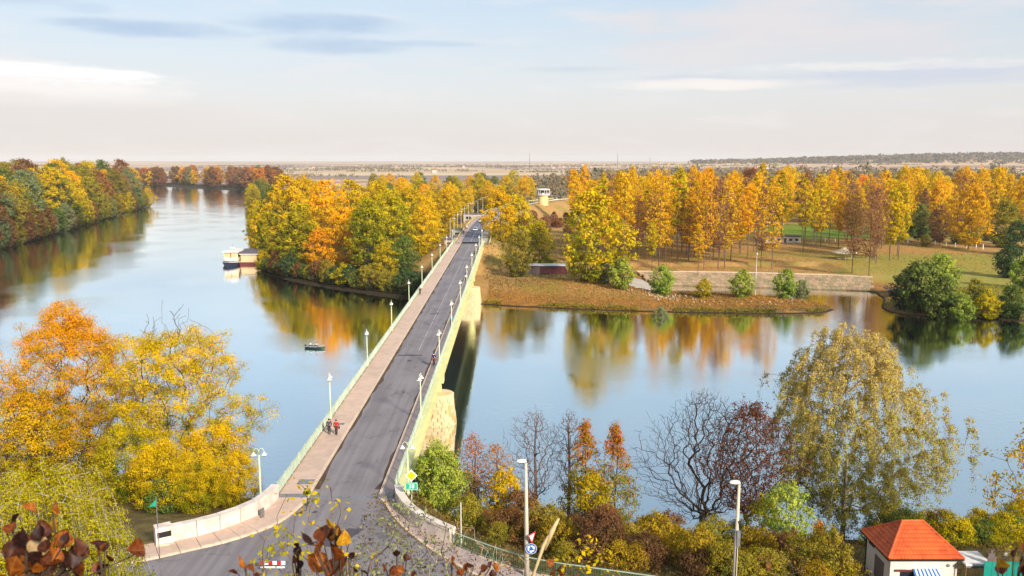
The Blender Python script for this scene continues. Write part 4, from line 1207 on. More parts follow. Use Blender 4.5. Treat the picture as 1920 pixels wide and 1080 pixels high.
near_tree(1098, 82, T, 'rustgreen', 'rust-orange sapling with a yellow-green base, left of its twin', 'rust_leaf_tree', 'bark', sc=1.0)
near_tree(1155, 81, T, 'rustgreen', 'rust-orange pointed sapling, the right one of the pair', 'rust_leaf_tree', 'bark', sc=.98)
T = make_tree('sap', 111, 6.5, 2.1, 1.0, 150, 26, .12, .6, 'round', bf=.25, greenlow=.6, r0=.012, seg=.4)
near_tree(1112, 78, T, 'lime', 'yellow-green shrub at the foot of the rust-orange saplings', 'shrub', 'bark', cat_='shrub')
near_tree(945, 80, T, 'yellow', 'bright yellow shrub left of the tall lamp post', 'shrub', 'bark', cat_='shrub', sc=.95)
near_tree(870, 84, T, 'willow', 'thin light green sapling beside the thin white pole', 'shrub', 'bark', cat_='shrub', sc=.8)
near_tree(1480, 72, T, 'willow', 'lime green sapling beside the second lamp post', 'shrub', 'bark', cat_='shrub', sc=1.05)
near_tree(1440, 76, T, 'birch', 'pale lime shrub behind the second lamp post', 'shrub', 'bark', cat_='shrub', sc=.8)
T = make_tree('evergreen', 112, 6.0, 2.1, .3, 260, 40, .10, .55, 'round', bf=.3, greenlow=.3, r0=.012, seg=.35, shell=.7)
near_tree(822, 76, T, 'willow', 'dense green bush growing right behind the weathered right parapet', 'green_bush', 'bark', cat_='bush', sc=1.08)
T = make_tree('conif', 113, 4.6, 1.3, .3, 200, 26, .085, .32, 'cone', bf=.3, greenlow=.9, r0=.012, seg=.3, tfrac=.95)
near_tree(1546, 66, T, 'rust', 'small browning conifer left of the red-roofed house', 'conifer', 'bark', cat_='tree', sc=.95)
T = make_tree('edge', 114, 16, 6.0, 2.5, 300, 34, .13, .9, 'round', bf=.3, greenlow=.9, fork=2.5, r0=.016, seg=.6)
near_tree(2010, 66, T, 'yellow', 'yellow-leaved tree reaching in from the right edge above the house yard', 'maple_tree', 'bark')
T = bare('bare_g', 207, 15, 4.5, 3, 500, .012, fork=3.0)
near_tree(-62, 70, T, None, 'leafless tree whose twigs reach in at the left edge', 'bare_tree', 'twig')
# shrub belt on the near bank
PBN = [make_tree('nbush%d' % i, 120+i, 3.4, 2.0, .2, 150, 30, .085, .5, 'round', bf=.3, greenlow=.6, r0=.010, seg=.3) for i in range(3)]
spots = []
for k in range(108):
    px = 872+k*9.85+rp.uniform(-5, 5)
    if px < 1640: Y = np.interp((px-960)/1600*66, YPX, YPY)+rp.uniform(2.5, 24)
    else: Y = rp.uniform(80, 86)
    spots.append((px, Y))
for kk, (px, Y) in enumerate(spots):
    X = (px-960)/1600*Y*1.04
    if 25.5 < X < 41 and Y < 78: continue
    lm = pick([('umber', 2), ('olive', 3), ('mustard', 3.5), ('brown', 2), ('lime', .8)]) if px < 1640 else pick([('green', 2), ('lime', 2), ('mustard', 1)])
    tree('bank_shrub', PBN[rp.integers(3)], (X, Y, grd(X, Y)), rp.uniform(.5, 1.05), rp.uniform(0, 6.28), lm,
         '%s shrub, %s from the left in the thicket by the green railing' % (CN[lm], nth(kk+1)) if px < 1640 else '%s shrub, %s from the left along the near bank, behind the house' % (CN[lm], nth(kk+1)), 'shrubs of the near bank', cat_='shrub', part='stems', sz=rp.uniform(.7, 1.35))
for k in range(16):
    X = rp.uniform(-75, -30); Y = np.interp(X, SHX, SHY)-rp.uniform(3, 22); 
    tree('bank_shrub', PBN[rp.integers(3)], (X, Y, grd(X, Y)), rp.uniform(.7, 1.1), rp.uniform(0, 6.28), pick([('brown', 2), ('olive', 2), ('green', 2)]),
         '%s undergrowth shrub of those beneath the big maples on the left' % nth(k+1), 'undergrowth below the maples', cat_='shrub', part='stems')
# weeping birch in the left foreground
T = weeping('birch_w', 8, 9.6, 4.2, .5, 460, 26, .050, 2.1, .15, .003, .28, .006)
near_tree(62, 33, T, 'birch', 'yellow-green weeping birch with white branches in the left foreground', 'weeping_birch', 'bark_birch', sc=.96)
T2 = weeping('birch_w2', 9, 8.2, 3.2, .5, 320, 26, .050, 2.0, .15, .003, .28, .006)
near_tree(-30, 37, T2, 'birch', 'weeping birch at the extreme left behind the brown leaves', 'weeping_birch', 'bark_birch')
# ------------------------------------------------------------------ lamp posts on the bridge
def make_bell_lamp_meshes():
    d = {}
    d['post'] = MB().lathe([(.16, 0), (.16, .35), (.10, .45), (.085, 1.3), (.07, 4.6)], 8).mesh('post', M['lamp_post'], True)
    d['collar'] = MB().lathe([(.11, 0), (.13, .05), (.11, .12)], 8).mesh('collar', M['lamp_post'])
    arc = [(0, 0, 0)]+[(.30-.30*math.cos(a), 0, .55+.42*math.sin(a)) for a in np.linspace(0, math.pi*.96, 9)]
    d['arm'] = MB().tube(arc, .04, 6).mesh('arm', M['lamp_post'], True)
    d['bell'] = MB().lathe([(.05, .34), (.10, .30), (.14, .14), (.34, .02), (.36, -.04), (.33, -.05)], 12).mesh('bell_shade', M['lamp_bell'], True)
    d['glass'] = MB().lathe([(.22, -.04), (.20, -.14), (.10, -.20), (.02, -.21)], 10).mesh('glass_bowl', M['glass_dark'], True)
    return d
BL = make_bell_lamp_meshes()
def bell_lamp(x, y, z, rz, label, group=None, h=1.0, hs_=.85):
    t = thing('street_lamp', label, 'street lamp', (x, y, z), rz, group)
    link('post', BL['post'], t).scale = (1, 1, h)
    link('collar', BL['collar'], t, (0, 0, 4.5*h))
    for k in (0, 1):
        a = link('arm', BL['arm'], t, (0, 0, 4.5*h), (0, 0, math.pi*k)); a.scale = (hs_,)*3
        b_ = link('bell_shade', BL['bell'], a, (.60, 0, .22)); link('glass_bowl', BL['glass'], a, (.60, 0, .22))
    return t
ORD = ['first', 'second', 'third', 'fourth', 'fifth', 'sixth', 'seventh', 'eighth', 'ninth']
for i in range(9):
    y = 92.4+24.6*i
    bell_lamp(XL-.02, y, 12.16, R(98), '%s twin-bell lamp along the left railing of the bridge, counted from the near end' % ORD[i], 'lamps along the bridge railings')
    bell_lamp(XR+.02, y-.3, 12.16, R(82), '%s twin-bell lamp along the right railing of the bridge, counted from the near end' % ORD[i], 'lamps along the bridge railings')
q = lp_r[4]; bell_lamp(-21.15, 68.4, 12.0, R(8), 'pale green twin-bell lamp standing behind the left stone parapet', None, .98, .72)
bell_lamp(-9.05, 70.9, 12.0, R(4), 'pale green twin-bell lamp at the start of the right railing above the yellow sign', None, .92, .72)
# lamp masts along the causeway
M['mast'] = pbr('mast_concrete', lin(206, 196, 178), .8, var=.08, scale=1)
def mast(x, y, z, h, rz, label, group):
    t = thing('lamp_mast', label, 'lamp post', (x, y, z), rz, group)
    MB().tube([(0, 0, 0), (0, 0, h)], [.13, .08], 6).build('pole', M['mast'], t)
    MB().tube([(0, 0, h-.1), (.5, 0, h+.15), (1.4, 0, h+.25)], .05, 5).build('arm', M['mast'], t)
    MB().box((1.6, 0, h+.24), (.7, .28, .14)).build('lamp_head', M['white'], t)
for i in range(9):
    y = 306+i*21; x = float(np.interp(y, [p_[1] for p_ in rc], [p_[0] for p_ in rc]))-7.6
    mast(x, y, 11.2, 8.5, 0, '%s slender mast left of the causeway road, counted from the bridge end' % ORD[i], 'masts beside the causeway')

# ------------------------------------------------------------------ tall street lamps by the near road
def street_pole(px, ytop, Y, lean, label):
    x, _, zt = D(px, ytop, Y); t = thing('street_lamp_pole', label, 'street lamp', (x+lean, Y, 12), 0)
    h = zt-12
    MB().tube([(0, 0, -.3), (-lean*.5, 0, h*.5), (-lean, 0, h)], [.19, .14, .09], 10).build('pole', M['mast'], t, smooth=True)
    MB().tube([(-lean, 0, h-.1), (-lean, 0, h+.16)], .05, 8).build('bracket', M['black'], t)
    b = MB(); b.lathe([(.05, .16), (.16, .13), (.21, .02), (.20, -.03)], 12); o = b.build('lamp_head', M['lamp_bell'], t, smooth=True); o.scale = (1.9, 1.1, 1); o.location = (-lean-.28, 0, h+.1)
    b = MB(); b.lathe([(.16, -.02), (.12, -.10), (.03, -.13)], 12); o2 = b.build('lens', M['glass_dark'], t, smooth=True); o2.scale = (1.7, 1.0, 1); o2.location = (-lean-.28, 0, h+.1)
    MB().box((-lean+.05, 0, h+.12), (.22, .16, .16)).build('ballast_box', M['black'], t)
    return t, h
sp1, h1 = street_pole(986, 868, 56.0, .10, 'tall concrete lamp post carrying the round blue roundabout sign')
sp2, h2 = street_pole(1386, 908, 53.0, -.08, 'tall concrete lamp post right of centre with a grey switch box')
MB().box((.14, -.1, 4.4), (.22, .2, 1.1)).build('switch_box', M['steel'], sp2)
MB().tube([(.1, -.15, 5.6), (.3, -.12, 4.8), (.06, -.17, 3.7), (.02, -.2, .2)], .025, 5).build('cable', M['black'], sp2)
# round blue sign with three chasing white arrows, and the back of a triangular sign above it
M['sign_blue'] = pbr('sign_blue', lin(28, 92, 172), .45, var=.06, scale=4)
M['sign_white'] = pbr('sign_white', lin(240, 240, 240), .45, var=.04, scale=4)
M['sign_yellow'] = pbr('sign_yellow', lin(248, 198, 20), .45, var=.04, scale=4)
M['sign_green'] = pbr('sign_green', lin(36, 176, 140), .45, var=.06, scale=4)
M['sign_red'] = pbr('sign_red', lin(200, 40, 40), .5, var=.06, scale=4)
def disc(mb, cx, cz, r0, r1, y, a0=0, a1=2*math.pi, n=28):
    for k in range(n):
        a, b_ = a0+(a1-a0)*k/n, a0+(a1-a0)*(k+1)/n
        mb.add([(cx+r0*math.cos(a), y, cz+r0*math.sin(a)), (cx+r1*math.cos(a), y, cz+r1*math.sin(a)), (cx+r1*math.cos(b_), y, cz+r1*math.sin(b_)), (cx+r0*math.cos(b_), y, cz+r0*math.sin(b_))], [(0, 1, 2, 3)])
x_, _, zc = D(996, 1029, 55.7)
s_ = thing('roundabout_sign', 'round blue sign with three white circling arrows on the lamp post', 'road sign', (x_, 55.72, zc), 0)
o = MB().lathe([(.40, -.02), (.40, .02)], 32).build('plate', M['sign_blue'], s_); o.rotation_euler = (math.pi/2, 0, 0)
mb = MB(); disc(mb, 0, 0, .365, .39, -.026); mb.build('white_rim', M['sign_white'], s_)
for k in range(3):
    a0 = R(100+120*k); mb = MB(); disc(mb, 0, 0, .15, .25, -.026, a0, a0-R(66), 8)
    ae = a0-R(66); c_, s2 = math.cos(ae), math.sin(ae); tx, tz = s2, -c_
    mb.add([(c_*.08, -.026, s2*.08), (c_*.32, -.026, s2*.32), (c_*.20+tx*.17, -.026, s2*.20+tz*.17)], [(0, 1, 2)])
    mb.build('arrow', M['sign_white'], s_)
MB().box((0, .05, 0), (.08, .08, .5)).build('clamp', M['steel'], s_)
x_, _, zc = D(997, 1009, 55.7)
s_ = thing('triangular_sign', 'red and white triangular sign seen edge-on above the round blue sign', 'road sign', (x_, 55.7, zc), R(52))
mb = MB(); mb.extr([(-.42, .34), (.42, .34), (0, -.38)], -.015, .015, 'y'); mb.build('plate', M['sign_white'], s_)
mb = MB()
for a, b_ in (((-.42, .34), (.42, .34)), ((.42, .34), (0, -.38)), ((0, -.38), (-.42, .34))): mb.bar((a[0]*.92, -.022, a[1]*.92), (b_[0]*.92, -.022, b_[1]*.92), .012, .09)
mb.build('red_border', M['sign_red'], s_)
# yellow priority diamond and green route board behind the right parapet
xs, ys_ = -8.35, 67.6
t = thing('sign_post', 'sign post with yellow priority diamond above a small green route number board', 'road sign', (xs, ys_, 11.4), 0)
MB().tube([(0, .05, 0), (0, .05, 4.2)], .045, 8).build('post', M['lamp_post'], t)
def dia(r, y): return [(0, y, -r), (r, y, 0), (0, y, r), (-r, y, 0)]
zq = 3.65
mb = MB(); mb.extr([(0, -.52), (.52, 0), (0, .52), (-.52, 0)], -.02, .012, 'y'); o = mb.build('diamond_plate', M['sign_white'], t); o.location = (0, 0, zq)
MB().add(dia(.40, -.024), [(0, 1, 2, 3)]).build('yellow_diamond', M['sign_yellow'], o)
zq = 2.72
o = MB().box((0, 0, 0), (1.05, .03, .66)).build('route_board', M['sign_green'], t); o.location = (0, 0, zq)
mb = MB()
for (cx, cz, dx_, dz_) in ((0, .29, .98, .03), (0, -.29, .98, .03), (-.48, 0, .03, .6), (.48, 0, .03, .6)): mb.box((cx, -.02, cz), (dx_, .006, dz_))
mb.build('white_border', M['sign_white'], o)
def txt(s, size, mat, parent, loc):
    cu = bpy.data.curves.new('number', 'FONT'); cu.body = s; cu.size = size; cu.align_x = 'CENTER'; cu.align_y = 'CENTER'; cu.extrude = .003
    ob = bpy.data.objects.new('tmp', cu); col.objects.link(ob)
    bpy.context.view_layer.update()
    me = bpy.data.meshes.new_from_object(ob.evaluated_get(bpy.context.evaluated_depsgraph_get()))
    bpy.data.objects.remove(ob)
    me.materials.clear(); me.materials.append(mat)
    return link('number', me, parent, loc, (math.pi/2, 0, 0))
txt('38', .52, M['sign_white'], o, (0, -.024, -.01))
# thin white pole near the railing start
x_, _, zt = D(864, 942, 62)
t = thing('thin_pole', 'thin white pole just behind the start of the green railing', 'pole', (x_, 62, grd(x_, 62)))
MB().tube([(0, 0, 0), (0, 0, zt-grd(x_, 62))], .04, 6).build('pole', M['white'], t)
MB().lathe([(.055, 0), (.055, .04), (.01, .08)], 6, (0, 0, zt-grd(x_, 62))).build('cap', M['steel'], t)
# dark green railing right of the parapet
rl_pts = resample(cat([(-4.3, 60.8), (-0.9, 58.1), (2.0, 56.4), (8.7, 54.3), (18, 51.5)]), 2.2)
t = thing('green_railing', 'curved dark green metal railing running right from the stone parapet', 'railing', (rl_pts[0][0], rl_pts[0][1], 12.0))
ox, oy = rl_pts[0]
mbt, mbb, mbs = MB(), MB(), MB()
me = MB().box((0, 0, .55), (.08, .08, 1.2)).box((0, 0, -.1), (.16, .16, .3)).mesh('post', M['rail_dark'])
me2 = MB().box((0, 0, 0), (.03, .03, .92)).mesh('baluster', M['rail_dark'])
M['rail_top'] = pbr('rail_top_light', lin(176, 198, 178), .5, var=.1, scale=2)
for a, b_ in zip(rl_pts[:-1], rl_pts[1:]):
    a = (a[0]-ox, a[1]-oy); b_ = (b_[0]-ox, b_[1]-oy)
    mbt.bar((*a, 1.16), (*b_, 1.16), .07, .05); mbb.bar((*a, .18), (*b_, .18), .05, .04)
    link('post', me, t, (*a, 0))
    for k in range(1, 12):
        f = k/12; link('baluster', me2, t, (a[0]+(b_[0]-a[0])*f, a[1]+(b_[1]-a[1])*f, .66))
mbt.build('top_rail', M['rail_top'], t); mbb.build('bottom_rail', M['rail_dark'], t)
# low stone kerb under the railing
mb = MB()
for a, b_ in zip(rl_pts[:-1], rl_pts[1:]): mb.bar((a[0]-ox, a[1]-oy, -.15), (b_[0]-ox, b_[1]-oy, -.15), .5, .5)
mb.build('plinth', M['kerb'], t)
# gate left of the parapet: white post, dark gate, stone block
x0_, y0_ = G(306, 1017, 12)
t = thing('gate', 'dark metal gate with a white post at the left end of the parapet', 'gate', (x0_, y0_, 12))
MB().box((0, 0, .65), (.28, .28, 1.5)).build('gate_post', M['white'], t)
mb = MB(); mb.bar((.15, .15, 1.2), (1.1, .75, 1.2), .05, .06); mb.bar((.15, .15, .25), (1.1, .75, .25), .05, .06)
mb.build('gate_frame', M['black'], t)
for k in range(7):
    f = (k+.5)/7; MB().box((.15+.95*f, .15+.6*f, .72), (.03, .03, .95)).build('gate_bar', M['black'], t)
MB().box((.3, -.7, .1), (1.0, .45, .3), .25).build('step_stone', M['kerb'], t)
# small green flag on a pole among the birches
x_, _, z_ = D(293, 945, 52)
t = thing('green_flag', 'small green pennant showing above the weeping birch', 'flag', (x_, 52, hz(x_, 52)))
MB().tube([(0, 0, 0), (0, 0, z_-hz(x_, 52)+.5)], .03, 6).build('flag_pole', M['steel'], t)
zz = z_-hz(x_, 52)
fl_ = MB(); fl_.extr([(-.5, zz-.2), (.03, zz+.35), (.02, zz-.15)], -.012, .012, 'y'); fl_.build('cloth', M['sign_green'], t)
# striped barrier at the bottom edge
x_, y_ = G(512, 1074, 12); t = thing('road_barrier', 'red and white striped barrier board half hidden by twigs at the bottom', 'barrier', (x_, y_, 12))
for k in range(6): MB().box((-.75+k*.3, 0, .75), (.298, .05, .26)).build('stripe', M['sign_white'] if k % 2 else M['sign_red'], t)
for xx in (-.6, .6): MB().box((xx, .03, .3), (.06, .06, .75)).build('leg', M['steel'], t)
MB().box((0, 0, .42), (1.7, .05, .12)).build('lower_board', M['sign_white'], t)

# ------------------------------------------------------------------ people
SKIN = pbr('skin', lin(222, 172, 146), .6, var=.05, scale=5)
def cloth(c): return pbr('cloth_%d_%d_%d' % c, lin(*c), .85, var=.12, scale=6)
def skin_obj(name, verts, edges, radii_, mat, parent, root=0, sub=1):
    me = bpy.data.meshes.new(name); me.from_pydata(verts, edges, []); me.materials.append(mat)
    o = link(name, me, parent)
    md = o.modifiers.new('skin', 'SKIN'); md.use_smooth_shade = True
    if not me.skin_vertices: me.skin_vertices.new()
    for i, r_ in enumerate(radii_):
        me.skin_vertices[0].data[i].radius = r_ if isinstance(r_, tuple) else (r_, r_); me.skin_vertices[0].data[i].use_root = (i == root)
    ss = o.modifiers.new('sub', 'SUBSURF'); ss.levels = sub; ss.render_levels = sub
    return o
def person(label, loc, rz, top, trous, hair=(40, 30, 26), pose='walk', h=1.72, coat=False, bag=None):
    t = thing('person', label, 'person', loc, rz); t.scale = (h/1.72,)*3
    st = .16 if pose == 'walk' else .0
    if pose == 'cycle':
        pel = (0, -.15, 1.02); ch = (0, .12, 1.40); nk = (0, .19, 1.52); hd = (0, .24, 1.66); ht = (0, .25, 1.76)
        sh = [(-.19, .14, 1.44), (.19, .14, 1.44)]; eb = [(-.25, .30, 1.22), (.25, .30, 1.22)]; wr = [(-.24, .50, 1.10), (.24, .50, 1.10)]
        hp = [(-.10, -.14, .98), (.10, -.14, .98)]; kn = [(-.11, .22, .80), (.11, .20, .62)]; an = [(-.11, .08, .46), (.11, .02, .22)]; to = [(-.11, .24, .42), (.11, .18, .19)]
    elif pose == 'sit':
        pel = (0, 0, .42); ch = (0, .04, .82); nk = (0, .06, .94); hd = (0, .09, 1.06); ht = (0, .09, 1.16)
        sh = [(-.19, .05, .86), (.19, .05, .86)]; eb = [(-.27, .12, .64), (.27, .12, .64)]; wr = [(-.24, .36, .58), (.24, .36, .58)]
        hp = [(-.10, .02, .40), (.10, .02, .40)]; kn = [(-.12, .44, .52), (.12, .44, .52)]; an = [(-.12, .52, .12), (.12, .52, .12)]; to = [(-.12, .68, .08), (.12, .68, .08)]
    else:
        pel = (0, 0, .95); ch = (0, .02, 1.38); nk = (0, .03, 1.50); hd = (0, .06, 1.60); ht = (0, .05, 1.70)
        sh = [(-.18, .02, 1.42), (.18, .02, 1.42)]; eb = [(-.25, -.05, 1.14), (.25, .05, 1.14)]; wr = [(-.26, .06, .90), (.26, .16, .92)]
        hp = [(-.095, 0, .92), (.095, 0, .92)]; kn = [(-.10, st*.7, .50), (.10, -st*.2, .50)]; an = [(-.10, st, .09), (.10, -st*1.1, .10)]; to = [(-.11, st+.15, .04), (.11, -st*1.1+.14, .05)]
    mid_ = tuple((pel[i]+ch[i])/2 for i in range(3))
    v = [pel, mid_, ch, nk, hd, ht]; e = [(0, 1), (1, 2), (2, 3), (3, 4), (4, 5)]; r_ = [.13, .125, .14, .055, .095, .075]
    v.append((hd[0], hd[1]+.10, hd[2]-.01)); e.append((4, 6)); r_.append(.022)          # nose
    jk_v = [pel, mid_, ch]; jk_e = [(0, 1), (1, 2)]; jk_r = [.155 if coat else .15, .15, .165]
    tr_v = [pel]; tr_e = []; tr_r = [.142]
    for k in (0, 1):
        b_ = len(v); v += [sh[k], eb[k], wr[k]]; e += [(2, b_), (b_, b_+1), (b_+1, b_+2)]; r_ += [.065, .045, .032]
        w_ = Vector(wr[k]); dr = (w_-Vector(eb[k])).normalized()
        p_ = w_+dr*.08; ip = len(v); v.append(tuple(p_)); e.append((b_+2, ip)); r_.append((.036, .022))
        for j, (ox_, L_) in enumerate(((-.028, .06), (-.01, .07), (.01, .065), (.028, .05))):
            v.append(tuple(p_+dr*L_+Vector((ox_*.4, ox_, -.01)))); e.append((ip, len(v)-1)); r_.append(.009)
        v.append(tuple(w_+dr*.06+Vector((-.04 if k else .04, .02, 0)))); e.append((b_+2, len(v)-1)); r_.append(.010)
        b2 = len(jk_v); jk_v += [sh[k], eb[k], tuple(w_-dr*.02)]; jk_e += [(2, b2), (b2, b2+1), (b2+1, b2+2)]; jk_r += [.082, .062, .05]
        b_ = len(v); v += [hp[k], kn[k], an[k], to[k]]; e += [(0, b_), (b_, b_+1), (b_+1, b_+2), (b_+2, b_+3)]; r_ += [.085, .06, .042, .035]
        b3 = len(tr_v); tr_v += [hp[k], kn[k], an[k]]; tr_e += [(0, b3), (b3, b3+1), (b3+1, b3+2)]; tr_r += [.10, .075, .06]
        sho = skin_obj('shoe', [tuple(Vector(an[k])-Vector((0, .04, .03))), to[k]], [(0, 1)], [.05, .045], M['black'], t)
    if coat:
        jk_v.append((pel[0], pel[1], pel[2]-.2)); jk_e.append((0, len(jk_v)-1)); jk_r.append(.17)
    skin_obj('body', v, e, r_, SKIN, t)
    skin_obj('jacket', jk_v, jk_e, jk_r, cloth(top), t)
    skin_obj('trousers', tr_v, tr_e, tr_r, cloth(trous), t)
    hv = [(hd[0], hd[1]-.03, hd[2]+.02), (ht[0], ht[1]-.02, ht[2]+.02), (hd[0], hd[1]-.06, hd[2]-.09)]
    skin_obj('hair', hv, [(0, 1), (0, 2)], [.10, .075, .06], cloth(hair), t)
    if bag:
        mb = MB(); mb.box((.30, .05, .82), (.10, .30, .24)); mb.tube([(.30, -.06, .93), (.28, .0, 1.2), (.30, .14, .93)], .012, 5); mb.build('handbag', cloth(bag), t)
    return t
FZ = 12.165
person('person in a dark grey-blue jacket walking beside the one in red', (-19.35, 87.0, FZ), R(5), (74, 66, 92), (34, 34, 44))
person('person in a bright red coat with a black bag walking on the left bridge footway', (-18.55, 86.8, FZ), R(-4), (206, 22, 40), (26, 26, 28), coat=True, h=1.68, bag=(24, 22, 24))
person('cyclist in a navy jacket riding up the bridge by the right footway', (-11.05, 117.4, FZ), 0, (36, 48, 92), (120, 74, 78), pose='cycle', h=1.78)
def bicycle(loc, rz, label):
    t = thing('bicycle', label, 'bicycle', loc, rz)
    fm = pbr('bike_paint', lin(110, 40, 44), .4, scale=6)
    for y in (-.52, .52):
        w_ = empty('wheel', (0, y, .34), 0, t)
        pts = [(0, .33*math.cos(a), .33*math.sin(a)) for a in np.linspace(0, 2*math.pi, 21)]
        MB().tube(pts, .02, 6, cap=False).build('tyre', M['black'], w_)
        mb = MB()
        for k in range(8): a = math.pi*k/8; mb.tube([(0, -.32*math.cos(a), -.32*math.sin(a)), (0, .32*math.cos(a), .32*math.sin(a))], .004, 4)
        mb.build('spokes', M['steel'], w_)
    mb = MB()
    for a, b_ in (((0, -.52, .34), (0, -.18, .92)), ((0, -.18, .92), (0, .02, .30)), ((0, -.16, .85), (0, .38, .90)), ((0, .02, .30), (0, .38, .86)), ((0, -.52, .34), (0, .02, .30)), ((0, .52, .34), (0, .36, 1.05))): mb.tube([a, b_], .02, 6)
    mb.build('frame', fm, t)
    MB().tube([(-.26, .42, 1.08), (0, .36, 1.06), (.26, .42, 1.08)], .015, 6).build('handlebar', M['steel'], t)
    MB().box((0, -.2, .95), (.14, .26, .06)).build('saddle', M['black'], t)
    return t
bicycle((-11.05, 117.4, FZ), 0, 'bicycle ridden by the cyclist in the navy jacket')
person('person in a light blue top by the right railing near the third lamp', (-10.65, 147.0, FZ), R(160), (84, 176, 206), (60, 58, 70), pose='stand')
person('person in a white top and black trousers on the right footway further along', (-10.95, 201.0, FZ), 0, (236, 236, 232), (24, 24, 26))
for k, (x, y, c_, lab) in enumerate([(-11.2, 256, (40, 36, 44), 'dark-clothed walker nearer the roadway, of the pair by the far end'), (-10.7, 257.2, (56, 44, 58), 'dark-clothed walker nearer the railing in the pair by the far bridge end')]):
    person(lab, (x, y, FZ), R(180), c_, (30, 28, 32))
person('person in dark clothes alone on the left footway halfway along the bridge', (-19.7, 180.5, FZ), R(180), (48, 44, 50), (32, 30, 34))
person('person in brown clothes at the causeway edge just past the bridge', (-18.7, 330, 12.1), R(180), (96, 60, 50), (50, 36, 34))
person('person in a white shirt at the causeway edge beside one in dark red', (-18.6, 352, 12.1), R(180), (232, 230, 226), (60, 50, 60))
person('person in dark red at the left edge of the causeway beside the white shirt', (-19.3, 352.5, 12.1), R(180), (110, 44, 48), (40, 34, 40))
# parked bicycle/dog-like detail left out: nothing else stands on the deck

# ------------------------------------------------------------------ cars
M['car_glass'] = pbr('car_glass', lin(40, 46, 56), .12, var=.05, scale=2, spec=.7)
M['tyre'] = pbr('tyre_rubber', lin(30, 30, 32), .8, scale=4)
def car(label, loc, rz, c, van=False):
    t = thing('car' if not van else 'van', label, 'car' if not van else 'van', loc, rz)
    pm = pbr('car_paint_%d_%d_%d' % c, lin(*c), .3, var=.04, scale=2, spec=.6)
    H1, H2 = (.85, 1.45) if not van else (1.1, 2.2)
    body = [(-2.1, .35), (2.1, .35), (2.15, .6), (2.05, H1-.05), (1.1, H1+.05), (-1.9, H1+.05), (-2.12, H1-.12), (-2.15, .55)]
    # profile along y (front +y)
    mb = MB(); mb.extr(body, -.86, .86, 'x'); mb.build('body', pm, t)
    cab = [(-1.95, H1+.05), (1.0, H1+.05), (.35, H2), (-1.35, H2)] if not van else [(-2.05, H1+.05), (1.6, H1+.05), (1.0, H2), (-2.0, H2)]
    mb = MB(); n_ = len(cab)
    vs = [(-.80, *p_) for p_ in cab[:2]]+[(-.64, *p_) for p_ in cab[2:]]+[(.80, *p_) for p_ in cab[:2]]+[(.64, *p_) for p_ in cab[2:]]
    mb.add(vs, [(3, 2, 1, 0), (4, 5, 6, 7), (0, 1, 5, 4), (1, 2, 6, 5), (2, 3, 7, 6), (3, 0, 4, 7)]); cb = mb.build('cabin_glass', M['car_glass'], t)
    mb = MB(); mb.box((0, (cab[2][0]+cab[3][0])/2, H2+.02), (1.26, cab[2][0]-cab[3][0]-.02, .06)); mb.build('roof', pm, t)
    for s_ in (-1, 1):
        mb = MB(); mb.bar((s_*.72, cab[2][0]-.9, H2-.02), (s_*.81, cab[2][0]-.9, H1+.06), .06, .1); mb.build('pillar', pm, t)
        for y in (-1.3, 1.35):
            w_ = empty('wheel', (s_*.80, y, .32), 0, t)
            o = MB().lathe([(.32, -.1), (.32, .1)], 14).build('tyre', M['tyre'], w_); o.rotation_euler = (0, math.pi/2, 0)
            o = MB().lathe([(.19, -.11), (.19, .11)], 10).build('rim', M['steel'], w_); o.rotation_euler = (0, math.pi/2, 0)
        MB().box((s_*.62, 2.10, .66), (.36, .08, .16)).build('headlight', M['sign_white'], t)
        MB().box((s_*.66, -2.13, .70), (.30, .06, .18)).build('tail_light', M['sign_red'], t)
    MB().box((0, 2.14, .45), (1.6, .1, .22)).build('bumper', M['black'], t)
    return t
car('silver-white car driving towards the camera just past the bridge', (-14.9, 347, 12.01), R(180), (226, 228, 232))
car('white car following further along the causeway', (-14.4, 395, 12.01), R(178), (236, 234, 230))
car('silver car at the start of the causeway bend, left of the pink-red one', (-13.6, 418, 12.01), R(176), (206, 206, 214))
car('reddish car next in line in the causeway bend', (-11.9, 432, 12.01), R(172), (206, 150, 140))
car('dark car passing below the bend near the round tower', (1.5, 530, 12.01), R(-22), (70, 60, 84))
x_, _, z_ = D(1054, 372, 600)
car('white van on the high road right of the round tower', (31, 606, 12.02), R(-30), (240, 240, 242), True)

# ------------------------------------------------------------------ round observation tower by the causeway
M['tower_wall'] = pbr('tower_render_cream', lin(226, 202, 146), .85, var=.08, scale=.6)
M['tower_white'] = pbr('tower_white', lin(226, 216, 206), .7, var=.08, scale=.8)
tw = thing('round_tower', 'round cream concrete tower with a wider glazed cabin beside the causeway', 'tower', (20.6, 566, 10.5))
MB().lathe([(3.35, 0), (3.35, 6.6)], 28).build('shaft', M['tower_wall'], tw, smooth=False)
MB().lathe([(3.3, 6.6), (4.6, 6.9), (4.6, 7.35), (4.2, 7.35)], 28).build('gallery_slab', M['tower_white'], tw)
MB().lathe([(3.7, 7.3), (3.7, 10.3)], 28).build('cabin_glazing', M['car_glass'], tw)
for k in range(18):
    a = 2*math.pi*k/18
    if k % 3 != 1: MB().box((4.3*math.cos(a), 4.3*math.sin(a), 8.85), (.22, .22, 3.0), a).build('column', M['tower_white'], tw)
    MB().box((3.74*math.cos(a+.1), 3.74*math.sin(a+.1), 7.9), (.10, 1.1 if k % 2 else .3, 1.2), a+.1).build('cabin_panel', M['tower_white'], tw)
MB().lathe([(4.6, 10.3), (4.6, 10.7), (3.0, 11.1), (.2, 11.3)], 28).build('roof', M['tower_white'], tw)

